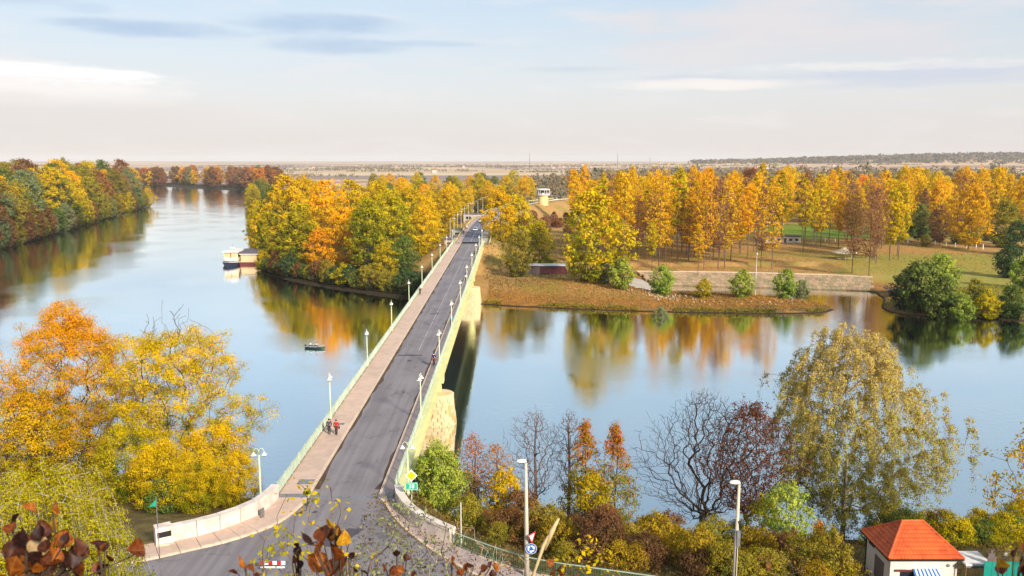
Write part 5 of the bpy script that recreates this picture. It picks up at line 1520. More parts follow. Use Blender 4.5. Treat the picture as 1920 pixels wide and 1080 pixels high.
# ------------------------------------------------------------------ boats
def hull(mb, L, Wd, H, sheer=.35, n=13):
    rows = []
    for k in range(n):
        f = k/(n-1); y = -L/2+L*f; wd = Wd/2*(min(1, .72+f*1.2) if f < .3 else 1)*(1-max(0, (f-.62)/.38)**2.1*.94)
        zt = H+sheer*max(0, (f-.4)/.6)**2
        rows.append([(-wd*.75, y, -.25), (-wd, y, zt*.55), (-wd*1.02, y, zt), (wd*1.02, y, zt), (wd, y, zt*.55), (wd*.75, y, -.25)])
    b = len(mb.v)
    for r_ in rows: mb.v += r_
    for i in range(n-1):
        for j in range(6):
            j2 = (j+1) % 6
            if j == 2: continue
            mb.f.append((b+i*6+j, b+i*6+j2, b+(i+1)*6+j2, b+(i+1)*6+j))
    mb.f.append(tuple(b+j for j in range(6))); mb.f.append(tuple(b+(n-1)*6+j for j in range(5, -1, -1)))
    return rows
M['navy'] = pbr('hull_navy', lin(40, 46, 74), .35, var=.08, scale=1, spec=.5)
M['cream'] = pbr('cabin_cream', lin(240, 222, 192), .5, var=.06, scale=1)
M['red'] = pbr('red_cloth', lin(206, 66, 44), .7, var=.1, scale=3)
bx, by = G(429, 499, 0)
bt = thing('river_cruiser', 'navy and white river cruiser moored left of the houseboat', 'boat', (bx, by+5, 0), R(186)); bt.scale = (1.25, 1.1, 1.45)
bt.rotation_euler = (0, 0, R(183))
mb = MB(); rows = hull(mb, 12.5, 5.2, .85, .4); mb.build('hull', M['navy'], bt)
mb = MB()
for i in range(len(rows)-1):
    for s_ in (2, 3): mb.bar((rows[i][s_][0], rows[i][s_][1], rows[i][s_][2]), (rows[i+1][s_][0], rows[i+1][s_][1], rows[i+1][s_][2]), .16, .20)
mb.build('rubbing_strake', M['white'], bt)
mb = MB(); n_ = len(rows); mb.add([(r_[2][0]*.97, r_[2][1], r_[2][2]-.22) for r_ in rows]+[(r_[3][0]*.97, r_[3][1], r_[3][2]-.22) for r_ in rows], [(i, i+1, n_+i+1, n_+i) for i in range(n_-1)]); mb.build('deck', M['cream'], bt)
MB().box((0, -1.2, 2.3), (4.2, 7.0, 2.3)).build('cabin', M['cream'], bt)
for s_ in (-1, 1):
    for k in range(4): MB().box((s_*2.12, -3.6+k*1.6, 2.65), (.06, 1.1, .9)).build('side_window', M['car_glass'], bt)
for k in (-1.05, 1.05): MB().box((k, 2.33, 2.75), (1.5, .06, .95)).build('windscreen', pbr('warm_window', lin(232, 206, 150), .3, scale=1), bt)
MB().box((0, 2.36, 2.75), (.3, .06, 1.0)).build('mullion', M['red'], bt)
mb = MB(); mb.extr([(-2.45, 3.48), (2.45, 3.48), (2.3, 3.9), (0, 4.1), (-2.3, 3.9)], -5.0, 2.9, 'y'); mb.build('cabin_roof', M['white'], bt)
mb = MB(); mb.extr([(-.75, 1.45), (.75, 1.45), (.1, 2.2), (-.1, 2.2)], 2.42, 3.2, 'y'); mb.build('bow_cushion', M['red'], bt)
MB().box((0, 3.6, 1.75), (3.2, .12, .8)).build('bow_panel', M['white'], bt)
MB().tube([(0, -.5, 4.0), (0, -.5, 5.6)], .05, 6).build('mast', M['steel'], bt)
MB().box((0, -.5, 4.5), (1.4, .5, .45)).build('roof_locker', M['white'], bt)
hx, hy = G(463, 497, 0)
hb = thing('houseboat', 'peach-walled houseboat on a dark red pontoon moored beside the river cruiser', 'houseboat', (hx+.6, hy+4.5, 0), R(2)); hb.scale = (1.03, 1, 1.22)
M['pontoon'] = pbr('pontoon_red', lin(112, 52, 48), .7, var=.12, scale=1)
M['peach'] = pbr('peach_wall', lin(242, 200, 156), .7, var=.06, scale=1)
M['roof_dark'] = pbr('roof_felt', lin(104, 96, 104), .8, var=.1, scale=1)
MB().box((0, 0, .3), (6.9, 8.6, 1.1)).build('pontoon', M['pontoon'], hb)
MB().box((-.1, .2, 2.15), (6.2, 7.6, 2.6)).build('wall', M['peach'], hb)
for k in range(6): MB().box((-.1, -3.62, 1.25+k*.40), (6.1, .05, .36)).build('cladding_board', M['peach'], hb)
MB().box((3.02, -3.2, 2.1), (.12, .9, 2.2)).build('corner_board', M['pontoon'], hb)
mb = MB(); mb.extr([(-4.2, 3.45), (4.3, 4.5), (4.3, 4.62), (-4.2, 3.62)], -3.55, 3.5, 'x'); mb.build('roof', M['roof_dark'], hb)
MB().box((-.05, -4.21, 3.45), (7.1, .05, .26)).build('fascia', M['white'], hb)
for k in range(3): MB().box((3.8, -3.2+k*1.6, .75), (.9, .12, .12)).build('gangway_beam', M['steel'], hb)
MB().box((4.3, 0, 1.1), (.08, 5.0, .08)).build('rail', M['steel'], hb)
for k in range(4): MB().tube([(4.3, -2.4+k*1.6, .8), (4.3, -2.4+k*1.6, 1.9)], .04, 6).build('rail_post', M['steel'], hb)
# little white boathouse behind it
x_, y_ = G(478, 481, 0)
t = thing('boat_shed', 'small white boathouse half hidden behind the houseboat', 'boathouse', (x_, y_+2, 0))
MB().box((0, 0, 1.5), (3.4, 5, 2.2)).build('wall', M['white'], t)
mb = MB(); mb.extr([(-2.0, 2.55), (2.0, 2.55), (0, 3.7)], -2.7, 2.7, 'y'); mb.build('roof', M['roof_dark'], t)
MB().box((0, 0, .2), (3.9, 5.6, .6)).build('float', M['steel'], t)
# rowing boat with two people
rx, ry = G(591, 653, 0)
rb = thing('rowing_boat', 'dark green rowing boat drifting on the river with two people aboard', 'boat', (rx, ry, .04), R(-100))
mb = MB(); hull(mb, 4.4, 1.35, .42, .18); mb.build('hull', pbr('hull_green', lin(26, 58, 56), .45, scale=2), rb)
mb = MB(); rr_ = MB(); rows = hull(rr_, 4.4, 1.35, .42, .18)
for i in range(len(rows)-1):
    for s_ in (2, 3): mb.bar(rows[i][s_], rows[i+1][s_], .07, .06)
mb.build('gunwale', M['white'], rb)
for y in (-1.2, .0, 1.0): MB().box((0, y, .30), (1.15, .26, .05)).build('thwart', M['cream'], rb)
MB().box((0, -2.25, .45), (.35, .25, .5)).build('outboard_motor', M['black'], rb)
mw = Matrix.Translation((rx, ry, .04)) @ Matrix.Rotation(R(-100), 4, 'Z')
p_ = mw @ Vector((0, -1.15, .16)); person('person in a white top sitting at the stern of the rowing boat', (p_.x, p_.y, p_.z), R(-100), (236, 234, 224), (70, 70, 84), pose='sit')
p_ = mw @ Vector((0, .35, .16)); person('person in pale clothes bending in the middle of the rowing boat', (p_.x, p_.y, p_.z), R(80), (222, 206, 196), (40, 40, 46), pose='sit')

# ------------------------------------------------------------------ right bank furniture
M['shed_red'] = pbr('shed_dark_red', lin(96, 40, 46), .6, var=.12, scale=1)
M['shed_grey'] = pbr('shed_grey', lin(120, 104, 106), .6, var=.12, scale=1)
xa, ya = G(984, 523, 2.6); xb, yb = G(1062, 522, 2.6)
sh_ = thing('storage_shed', 'long low dark red storage shed on the far shore right of the bridge', 'shed', ((xa+xb)/2, ya+2, hz((xa+xb)/2, ya)-.2))
Ls = xb-xa
MB().box((0, 0, 1.45), (Ls, 3.4, 2.9)).build('wall', M['shed_red'], sh_)
mb = MB(); mb.extr([(-1.95, 2.95), (1.95, 3.25), (1.95, 3.35), (-1.95, 3.05)], -Ls/2-.2, Ls/2+.2, 'x'); mb.build('roof', M['white'], sh_)
for k in range(2): MB().box((-Ls/2+1.3+k*2.4, -1.73, 1.4), (2.25, .06, 2.4)).build('door', M['shed_grey'], sh_)
for k in range(14): MB().box((-Ls/2+5.0+k*.6, -1.72, 1.45), (.10, .05, 2.7)).build('rib', M['shed_red'], sh_)
# stone revetment behind the inlet: separate slabs on the slope
M['rev_a'] = pbr('revetment_slab', lin(186, 156, 124), .9, var=.2, scale=1.2, bump=.02, c2=lin(148, 122, 90), world_co=True)
M['rev_b'] = pbr('revetment_slab_mossy', lin(162, 144, 108), .9, var=.18, scale=1.2, bump=.02, world_co=True)
top_l = [G(1195, 510, 2.9), G(1300, 511, 2.9), G(1420, 513, 2.9), G(1560, 517, 2.9), G(1636, 521, 2.9)]
bot_l = [G(1222, 534, .15), G(1300, 536, .15), G(1420, 539, .15), G(1560, 543, .15), G(1640, 546, .15)]
rvt = thing('stone_revetment', 'long sloping stone-slab revetment behind the narrow inlet', 'revetment', (top_l[0][0], top_l[0][1], 0))
tp, bo = resample(top_l, 1.0), None
NC, NR_ = 46, 5
def along(l, f): 
    L = [0]
    for a, b_ in zip(l[:-1], l[1:]): L.append(L[-1]+math.hypot(b_[0]-a[0], b_[1]-a[1]))
    s = f*L[-1]; i = 0
    while i < len(L)-2 and L[i+1] < s: i += 1
    t_ = (s-L[i])/(L[i+1]-L[i]); return Vector((l[i][0]+(l[i+1][0]-l[i][0])*t_, l[i][1]+(l[i+1][1]-l[i][1])*t_))
def rv_pt(f, g):
    a, b_ = along(bot_l, f), along(top_l, f); q_ = a.lerp(b_, g); return Vector((q_.x, q_.y, .1+2.8*g))
for j in range(NR_):
    for k in range(NC):
        f0, f1 = (k+.02+(j % 2)*.5)/(NC+.5), (k+.98+(j % 2)*.5)/(NC+.5); g0, g1 = (j+.03)/NR_, (j+.97)/NR_
        q_ = [rv_pt(f0, g0), rv_pt(f1, g0), rv_pt(f1, g1), rv_pt(f0, g1)]; up_ = Vector((0, -.35, .95))*(.22+random.uniform(-.03, .04)); dn = Vector((0, .2, -.5))
        o_ = Vector((top_l[0][0], top_l[0][1], 0))
        MB().add([p_+dn-o_ for p_ in q_]+[p_+up_-o_ for p_ in q_], [(3, 2, 1, 0), (4, 5, 6, 7), (0, 1, 5, 4), (1, 2, 6, 5), (2, 3, 7, 6), (3, 0, 4, 7)]).build('stone_slab', M['rev_b'] if random.random() < .3 else M['rev_a'], rvt)
mb = MB(); 
for k in range(30): a, b_ = rv_pt(k/30, 1.04), rv_pt((k+1)/30, 1.04); o_ = Vector((top_l[0][0], top_l[0][1], 0)); mb.bar(a-o_+Vector((0, 0, .1)), b_-o_+Vector((0, 0, .1)), .9, .35)
mb.build('coping', M['kerb'], rvt)
# sandy ramp at its left end
rm = [G(1172, 512, 3.0), G(1205, 512, 3.3), G(1228, 530, 1.2), G(1240, 540, .7), G(1205, 538, 1.2), G(1180, 536, 1.6)]
mb = MB(); mb.add([(x, y, hz(x, y)+.10) for x, y in rm], [tuple(range(len(rm)))]); tag(mb.build('boat_ramp', M['concrete']), kind='structure')
# picnic shelter
x_, y_ = G(1583, 485, 4.2)
ps = thing('picnic_shelter', 'pale round-roofed picnic shelter among the poplars', 'shelter', (x_, y_, hz(x_, y_)-.05))
M['thatch'] = pbr('shelter_roof', lin(218, 196, 158), .9, var=.12, scale=2)
MB().lathe([(4.6, 2.5), (4.5, 2.75), (2.6, 3.4), (.3, 4.5)], 12).build('roof', M['thatch'], ps)
for k in range(6): a = 2*math.pi*k/6+.3; MB().tube([(3.3*math.cos(a), 3.3*math.sin(a), 0), (3.1*math.cos(a), 3.1*math.sin(a), 2.7)], .12, 6).build('post', M['thatch'], ps)
MB().box((0, -1.6, .45), (5.6, .5, .12)).build('bench', M['thatch'], ps); MB().box((0, 0, .78), (3.4, 1.0, .10)).build('table', M['thatch'], ps)
for sx in (-1.3, 1.3): MB().box((sx, 0, .36), (.14, .7, .75)).build('table_leg', M['thatch'], ps); MB().box((sx*1.7, -1.6, .2), (.12, .4, .42)).build('bench_leg', M['thatch'], ps)
# white service building between the trunks
x_, y_ = G(1468, 454, 4.2)
wb = thing('service_building', 'low white building seen between the poplar trunks', 'building', (x_, y_+2, hz(x_, y_)-.1))
MB().box((0, 0, 1.4), (15.5, 5, 2.9)).build('wall', M['white'], wb)
mb = MB(); mb.extr([(-2.9, 2.86), (2.9, 2.86), (2.7, 3.15), (-2.7, 3.15)], -8.1, 8.1, 'x'); mb.build('roof', M['roof_dark'], wb)
for k in (-6, -2, 3.2, 6): MB().box((k, -2.53, 1.5), (1.3, .06, 1.0)).build('window', M['car_glass'], wb)
MB().box((.8, -2.53, 1.1), (1.1, .06, 2.1)).build('door', M['shed_grey'], wb)
# white posts along the lane, the goal frame, lamps and bins
wp = MB().box((0, 0, .9), (.28, .28, 2.0)).box((0, 0, 1.95), (.36, .36, .12)).mesh('post', M['white'])
for k, px in enumerate((1530, 1547, 1566, 1685, 1702, 1741, 1753, 1774, 1791, 1812, 1830, 1843)):
    x_, y_ = G(px, 452+max(0, (px-1680))*.085, 4.2)
    t = tag(link('lane_post', wp, None, (x_, y_, hz(x_, y_)-.05)), '%s white post along the lane behind the meadow, counted from the left' % (ORD+['tenth', 'eleventh', 'twelfth'])[k], 'post', 'white posts along the lane')
x_, y_ = G(1425, 452, 4.2)
for px, yb_, yt_, lab in ((1418, 510, 477, 'short white lamp post above the middle of the revetment'), (1885, 497, 468, 'white lamp post on the meadow at the right'), (1230, 480, 456, 'white post among the poplar trunks left of centre')):
    x_, y_ = G(px, yb_, 4.2); _, _, zt = D(px, yt_, y_); z_ = hz(x_, y_)
    t = thing('park_lamp', lab, 'lamp post', (x_, y_, z_)); hh = max(3.5, zt-z_)
    MB().tube([(0, 0, -.2), (0, 0, hh)], [.10, .07], 6).build('post', M['white'], t); MB().lathe([(.05, 0), (.28, .1), (.22, .45), (.05, .5)], 8, (0, 0, hh)).build('lantern', M['lamp_bell'], t)
gx_, gy_ = G(1221, 479, 4.2)
t = thing('goal_frame', 'thin white goal frame standing between the poplar trunks', 'goal frame', (gx_, gy_, hz(gx_, gy_)))
for sx in (-1.6, 1.6): MB().tube([(sx, 0, 0), (sx, 0, 2.4)], .06, 6).build('upright', M['white'], t)
MB().tube([(-1.6, 0, 2.4), (1.6, 0, 2.4)], .06, 6).build('crossbar', M['white'], t)
# wooden steps to the water
x_, y_ = G(1660, 545, 1.2)
t = thing('wooden_steps', 'grey wooden steps going down to the water beside the dark green bushes', 'steps', (x_, y_, .5), R(-35))
for k in range(5): MB().box((k*.75, 0, 2.0-k*.42), (.62, 3.2, .10)).build('step', M['shed_grey'], t)
for s_ in (-1.6, 1.6): MB().bar((-.3, s_, 2.0), (3.4, s_, .0), .1, .25).build('stringer', M['shed_grey'], t)
# roadside kiosks and cabins left of the causeway
for px, py, wd, ht, cc, lab in ((868, 438, 3.5, 3.0, (150, 160, 140), 'pale green kiosk left of the causeway'), (862, 448, 2.6, 2.2, (190, 184, 172), 'small white cabin below the pale green kiosk'), (887, 408, 5.0, 3.2, (180, 168, 156), 'pale cabin left of the causeway bend'), (902, 405, 4.2, 2.2, (200, 194, 186), 'white van-like cabin right of the pale cabin at the bend'),
                                (853, 455, 2.8, 2.6, (176, 160, 150), 'pale pink hut next to the far bridge end')):
    y_ = G(px, py, 12)[1]; x_ = (px-960)/1600*y_-2.2
    t = thing('roadside_kiosk', lab, 'kiosk', (x_, y_, 9.0)); mt = pbr('kiosk_%d' % px, lin(*cc), .7, scale=1)
    MB().box((0, 0, ht/2+.8), (wd, 3, ht+1.6)).build('wall', mt, t); mb = MB(); mb.extr([(-1.9, ht+1.62), (1.9, ht+1.62), (0, ht+2.2)], -wd/2-.3, wd/2+.3, 'x'); mb.build('roof', M['roof_dark'], t)
    MB().box((0, -1.53, ht*.5+1.4), (wd*.5, .05, ht*.4)).build('window', M['car_glass'], t)
# riprap stones and fallen leaves on the spit
r = np.random.default_rng(21)
def scatter_stones():
    mbv, mbf = [], []
    ico = np.array([(0, 0, 1), (.9, 0, .3), (.25, .85, .35), (-.75, .5, .3), (-.7, -.55, .35), (.3, -.85, .3), (0, 0, -.4)]); fc = [(0, 1, 2), (0, 2, 3), (0, 3, 4), (0, 4, 5), (0, 5, 1), (6, 2, 1), (6, 3, 2), (6, 4, 3), (6, 5, 4), (6, 1, 5)]
    n_ = 0
    for k in range(240):
        px = r.normal(1240, 24) if r.uniform() < .75 else r.uniform(1180, 1520); py = r.normal(552, 3.2) if px < 1300 else r.normal(560, 3.5)
        x, y = G(px, py, 2.0); z = hz(x, y) if k % 1 == 0 else 2
        if z < .2: continue
        s_ = r.uniform(.14, .5); v_ = ico*s_*r.uniform(.75, 1.2, (7, 3)); a = r.uniform(0, 6.28); c_, s2 = math.cos(a), math.sin(a)
        v_ = v_ @ np.array([[c_, s2, 0], [-s2, c_, 0], [0, 0, 1]])+np.array([x, y, z+s_*.15]); mbv.append(v_); mbf += [tuple(7*n_+i for i in f) for f in fc]; n_ += 1
    me = np_mesh('riprap', np.concatenate(mbv), np.array(mbf)); me.materials.append(pbr('riprap_stone', lin(196, 172, 146), .9, var=.25, scale=1))
    tag(link('riprap', me), 'pale loose riprap stones strewn along the spit', 'stones', kind='stuff')
scatter_stones()
def scatter_leaves(name, n_, fn, size, mat, label, cat_, upright=.5, hgt=.25):
    Q = np.array([q for q in (fn() for _ in range(n_)) if q is not None]); z = height(Q[:, 0], Q[:, 1]); k = z > .15; Q = Q[k]; z = z[k]
    n_ = len(Q); Pp = np.stack([Q[:, 0], Q[:, 1], z+r.uniform(.02, hgt, n_)], -1)
    nrm = np.stack([r.normal(0, 1, n_), r.normal(-.3, 1, n_), r.normal(upright, .5, n_)], -1); nrm /= np.linalg.norm(nrm, axis=1, keepdims=True)
    tg = np.cross(nrm, r.normal(0, 1, (n_, 3))); tg /= np.linalg.norm(tg, axis=1, keepdims=True); bt_ = np.cross(nrm, tg); s_ = size*r.uniform(.5, 1.4, (n_, 1))
    Vv = np.stack([Pp-tg*s_, Pp-bt_*s_*.6, Pp+tg*s_, Pp+bt_*s_*.6], 1).reshape(-1, 3)
    me = np_mesh(name, Vv, np.arange(n_*4).reshape(-1, 4), attr=np.clip(.5+.5*nz(Q[:, 0], Q[:, 1], .12, 2)+r.normal(0, .25, n_), 0, 1)); me.materials.append(mat)
    tag(link(name, me), label, cat_, kind='stuff')
spitm = leafmat('leaf_litter_orange', lin(186, 132, 62), lin(110, 98, 54), 0)
scatter_leaves('spit_ground_cover', 26000, lambda: (r.uniform(-7, 92), r.uniform(226, 262)), .20, spitm, 'orange-brown leaf litter and low weeds covering the spit', 'ground cover', hgt=.4)
def shore_pt():
    f = r.uniform(0, 1); px = 905+f*640; x, y = G(px, np.interp(px, [905, 960, 1100, 1250, 1400, 1500, 1550], [571, 575, 581, 586, 589, 589, 586])-1.2, .2)
    return (x+r.normal(0, .4), y+abs(r.normal(0, 1.0))+.3*math.sin(px*.11)) if math.sin(px*.05)+math.sin(px*.023+1) > -.5 else None
scatter_leaves('spit_shore_weeds', 9000, shore_pt, .24, leafmat('weed_shore', lin(176, 158, 52), lin(92, 92, 42), 0), 'yellow-green weeds along the waterline of the spit', 'ground cover', hgt=.75)
scatter_leaves('grove_leaf_litter', 22000, lambda: (r.uniform(10, 190), r.uniform(278, 400)), .22, leafmat('leaf_litter_tan', lin(200, 140, 60), lin(150, 130, 62), 0), 'fallen leaves under the poplar plantation', 'ground cover', upright=1.2, hgt=.15)
scatter_leaves('right_shore_weeds', 7000, lambda: (r.uniform(98, 150), r.uniform(216, 245)), .22, leafmat('weed_green', lin(176, 160, 54), lin(96, 110, 44), 0), 'yellow-green weeds along the right shore', 'ground cover', hgt=.9)
scatter_leaves('near_bank_weeds', 30000, lambda: (r.uniform(-12, 62), r.uniform(54, 90)), .10, leafmat('weed_bank', lin(150, 118, 58), lin(92, 84, 50), 0), 'dry weeds and leaf litter on the near bank slope', 'ground cover', hgt=.6)
scatter_leaves('embankment_weeds', 9000, lambda: (r.uniform(-9, 40), r.uniform(262, 420)), .28, leafmat('weed_embank', lin(150, 128, 70), lin(112, 108, 60), 0), 'dry weeds on the embankment slope right of the bridge end', 'ground cover', hgt=.5)
# bare sandy slope beside the far abutment
sp_ = [G(918, 470, 9.5), G(935, 462, 9.0), G(952, 498, 4.0), G(930, 500, 4.2), G(912, 490, 6.5)]

# ------------------------------------------------------------------ red-roofed house at the lower right
HX0, HX1, HY0, HY1, HE = 30.9, 37.1, 65.9, 71.4, 8.5
HC = ((HX0+HX1)/2, (HY0+HY1)/2); gz = 4.9
hs = thing('house', 'small white house with a bright orange-red hipped tile roof at the lower right', 'house', (HC[0], HC[1], gz))
M['house_wall'] = pbr('house_wall', lin(236, 222, 214), .8, var=.06, scale=1)
M['house_left'] = M['house_wall']
M['tile'] = pbr('roof_tile', lin(226, 104, 48), .65, var=.2, scale=1.2, c2=lin(176, 74, 40))
M['awn_blue'] = pbr('awning_blue', lin(54, 110, 178), .8, var=.05, scale=3); M['awn_white'] = pbr('awning_white', lin(232, 234, 240), .8, var=.04, scale=3)
wx_, wy_ = (HX1-HX0)/2-.35, (HY1-HY0)/2-.35; eh = HE-gz
MB().box((0, 0, (eh-.12)/2), (2*wx_, 2*wy_, eh-.12)).build('wall', M['house_wall'], hs)
for k in range(8): MB().box((0, -wy_-.012, .25+k*.42), (2*wx_+.03, .03, .395)).build('siding_board', M['house_wall'], hs)
rx_, rzz = .85, 2.05
def roof_face(a0, a1, b0, b1, nst, name):
    """courses of wavy tiles between the eave edge a0-a1 and the ridge edge b0-b1"""
    a0, a1, b0, b1 = map(Vector, (a0, a1, b0, b1)); nrm = (a1-a0).cross(b0-a0).normalized()
    if nrm.z < 0: nrm = -nrm
    for j in range(nst):
        g0, g1 = j/nst, (j+1.12)/nst; g1 = min(g1, 1)
        l0, r0_ = a0.lerp(b0, g0), a1.lerp(b1, g0); l1, r1_ = a0.lerp(b0, g1), a1.lerp(b1, g1)
        n_ = max(4, int((r0_-l0).length/.075)); vs = []
        for k in range(n_+1):
            f = k/n_; wv_ = .030*abs(math.sin(math.pi*f*(r0_-l0).length/.30))
            vs += [l0.lerp(r0_, f)+nrm*(.115+wv_), l1.lerp(r1_, f)+nrm*(.03+wv_), l0.lerp(r0_, f)+nrm*.0]
        fs = []
        for k in range(n_): i = 3*k; fs += [(i, i+3, i+4, i+1), (i+2, i+5, i+3, i)]
        MB().add(vs, fs).build('tile_course', M['tile'], rf_)
E1, E2, E3, E4 = (HX0-HC[0], HY0-HC[1], eh), (HX1-HC[0], HY0-HC[1], eh), (HX1-HC[0], HY1-HC[1], eh), (HX0-HC[0], HY1-HC[1], eh)
RA, RB = (-rx_, 0, eh+rzz), (rx_, 0, eh+rzz)
mb = MB(); mb.add([E1, E2, E3, E4, RA, RB], [(0, 1, 5, 4), (1, 2, 5), (2, 3, 4, 5), (3, 0, 4), (3, 2, 1, 0)]); rf_ = mb.build('roof', M['tile'], hs)
roof_face(E1, E2, RA, RB, 9, 'f'); roof_face(E2, E3, RB, RB, 9, 'r'); roof_face(E3, E4, RB, RA, 9, 'b'); roof_face(E4, E1, RA, RA, 9, 'l')
for a, b_ in ((E1, RA), (E2, RB), (E3, RB), (E4, RA), (RA, RB)):
    a, b_ = Vector(a), Vector(b_); MB().tube([a+Vector((0, 0, .08)), b_+Vector((0, 0, .10))], .11, 8).build('ridge_tile', M['tile'], rf_)
mb = MB()
for a, b_ in ((E1, E2), (E2, E3), (E3, E4), (E4, E1)): mb.bar((a[0], a[1], a[2]-.06), (b_[0], b_[1], b_[2]-.06), .10, .12)
mb.build('gutter', M['black'], hs)
o = MB().box((-.6, -wy_-.06, eh-1.75), (2.6, .08, 1.2)).build('window', M['car_glass'], hs)
MB().box((-.6, -wy_-.10, eh-1.1), (2.9, .10, .12)).build('frame', M['pontoon'], o); MB().box((-1.95, -wy_-.10, eh-1.1), (.9, .06, .18)).build('shutter_box', M['pontoon'], o)
MB().box((-wx_-.03, -.4, eh-2.0), (.06, 1.7, 1.9)).build('side_door', M['shed_grey'], hs)
MB().box((-wx_-.03, 1.3, eh-.5), (.06, 1.1, .35)).build('side_window', M['car_glass'], hs)
MB().tube([(-wx_-.05, wy_-.1, 0), (-wx_-.05, wy_-.1, eh-.1)], .05, 6).build('downpipe', M['black'], hs)
o = MB().lathe([(.13, 0), (.13, .08), (.05, .10)], 10).build('vent', M['steel'], hs); o.rotation_euler = (math.pi/2, 0, 0); o.location = (2.0, -wy_-.03, eh-.65)
aw = thing('awning', 'blue and white striped awning on the front of the red-roofed house', 'awning', (HC[0]+.15, HC[1]-wy_-.05, HE-.95))
for k in range(14):
    x0a = -1.15+k*.165; MB().add([(x0a*.92, 0, 0), ((x0a+.165)*.92, 0, 0), ((x0a+.165)*1.08, -1.3, -.75), (x0a*1.08, -1.3, -.75), (x0a*.92, 0, -.03), ((x0a+.165)*.92, 0, -.03), ((x0a+.165)*1.08, -1.3, -.78), (x0a*1.08, -1.3, -.78)],
                             [(0, 1, 2, 3), (7, 6, 5, 4), (0, 4, 5, 1), (2, 6, 7, 3), (1, 5, 6, 2), (3, 7, 4, 0)]).build('stripe', M['awn_white'] if k % 2 else M['awn_blue'], aw)
MB().tube([(-1.3, -1.3, -.78), (1.3, -1.3, -.78)], .03, 6).build('front_bar', M['steel'], aw)
for sx in (-1.1, 1.1): MB().tube([(sx, 0, -.75), (sx, -1.25, -.79)], .025, 6).build('arm', M['steel'], aw)
# flat-roofed canopy, teal fence, dish
cx_, cy_, _ = D(1822, 1047, 66.5); zc = D(1822, 1047, 66.5)[2]
cn = thing('flat_canopy', 'white flat-roofed canopy on posts right of the red-roofed house', 'canopy', (cx_, 66.5, gz))
MB().box((0, 0, zc-gz), (2.2, 2.4, .16)).build('roof', M['white'], cn)
for sx, sy in ((-1, -1), (1, -1), (-1, 1), (1, 1)): MB().tube([(sx, sy*1.05, 0), (sx, sy*1.05, zc-gz-.05)], .05, 6).build('post', pbr('wood_post', lin(150, 110, 70), .8, scale=2) if sy < 0 and sx < 0 else M['thatch'], cn)
MB().box((0, -1.1, zc-gz-.18), (2.1, .06, .18)).build('fascia', M['steel'], cn)
M['teal'] = pbr('teal_sheet', lin(20, 150, 134), .6, var=.1, scale=2)
fx, fy, fz_ = D(1880, 1066, 64.5)
tf = thing('teal_fence', 'teal green sheet fence right of the white canopy', 'fence', (fx, 64.5, gz))
for k in range(6): MB().box((-1.2+k*.62, 0, (fz_-gz+.55)/2), (.60, .06, fz_-gz+.6)).build('panel', M['teal'], tf)
for k in range(4): MB().box((-1.2+k*1.05, .06, 1.2), (.08, .08, 2.6)).build('post', M['shed_grey'], tf)
dx_, dy_, dz_ = D(1886, 1036, 65.5)
ds = thing('satellite_dish', 'white satellite dish on a pole above the teal fence', 'satellite dish', (dx_, 65.5, gz))
MB().tube([(0, 0, 0), (0, 0, dz_-gz)], .04, 6).build('pole', M['steel'], ds)
o = MB().lathe([(.02, .16), (.22, .12), (.45, 0), (.43, -.02), (.2, .08), (.02, .11)], 18).build('dish', M['white'], ds, smooth=True); o.location = (0, -.1, dz_-gz); o.rotation_euler = (R(115), 0, R(35))
MB().tube([(0, -.12, dz_-gz-.05), (.25, -.5, dz_-gz+.1)], .02, 5).build('feed_arm', M['black'], ds)
gxq, gyq, gzq = D(1863, 1042, 65.2)
gb = thing('grey_gable', 'narrow weathered grey wooden gable beside the teal fence', 'shed', (gxq, 65.2, gz))
hh = gzq-gz
for k in range(5): MB().box((-.35+k*.17, 0, (hh+.5-abs(k-1)*.3)/2), (.16, .08, hh+.5-abs(k-1)*.3)).build('board', M['shed_grey'], gb)
MB().bar((-.5, .0, hh-.2), (.0, .0, hh+.6), .1, .07).build('barge_board', M['shed_grey'], gb)
# small road sign seen from behind, left of the house
sx_, sy_, sz_ = D(1588, 1054, 62)
t = thing('roadside_sign', 'small pale sign board on a post left of the red-roofed house', 'road sign', (sx_, 62, hz(sx_, 62)))
MB().tube([(0, 0, -.2), (0, 0, sz_-hz(sx_, 62)+.3)], .035, 6).build('post', M['steel'], t); MB().box((0, -.05, sz_-hz(sx_, 62)), (.95, .03, .55)).build('board', M['white'], t)

# ------------------------------------------------------------------ far masts and buildings on the plain
for px, yt_, Y, lab in ((993, 287, 3000, 'tall thin mast on the horizon left of centre-right'), (1158, 287, 3100, 'thin mast on the horizon above the poplar plantation'), (1219, 295, 3300, 'short thin mast on the horizon right of the taller ones')):
    x_, _, zt = D(px, yt_, Y); t = thing('radio_mast', lab, 'mast', (x_, Y, 3))
    MB().tube([(0, 0, 0), (0, 0, zt-3)], [.9, .5], 4).build('lattice', M['shed_grey'], t)
    for z in (.35, .6, .85): MB().box((0, 0, (zt-3)*z), (2.4, 2.4, .8)).build('platform', M['shed_grey'], t)
M['far_white'] = pbr('far_wall', lin(190, 184, 178), .8, scale=.1); M['far_roof'] = pbr('far_roof', lin(168, 104, 80), .8, scale=.1)
rf2 = np.random.default_rng(31)
far_px = sorted(rf2.uniform(1400, 1560, 26))+sorted(rf2.uniform(560, 1350, 20))
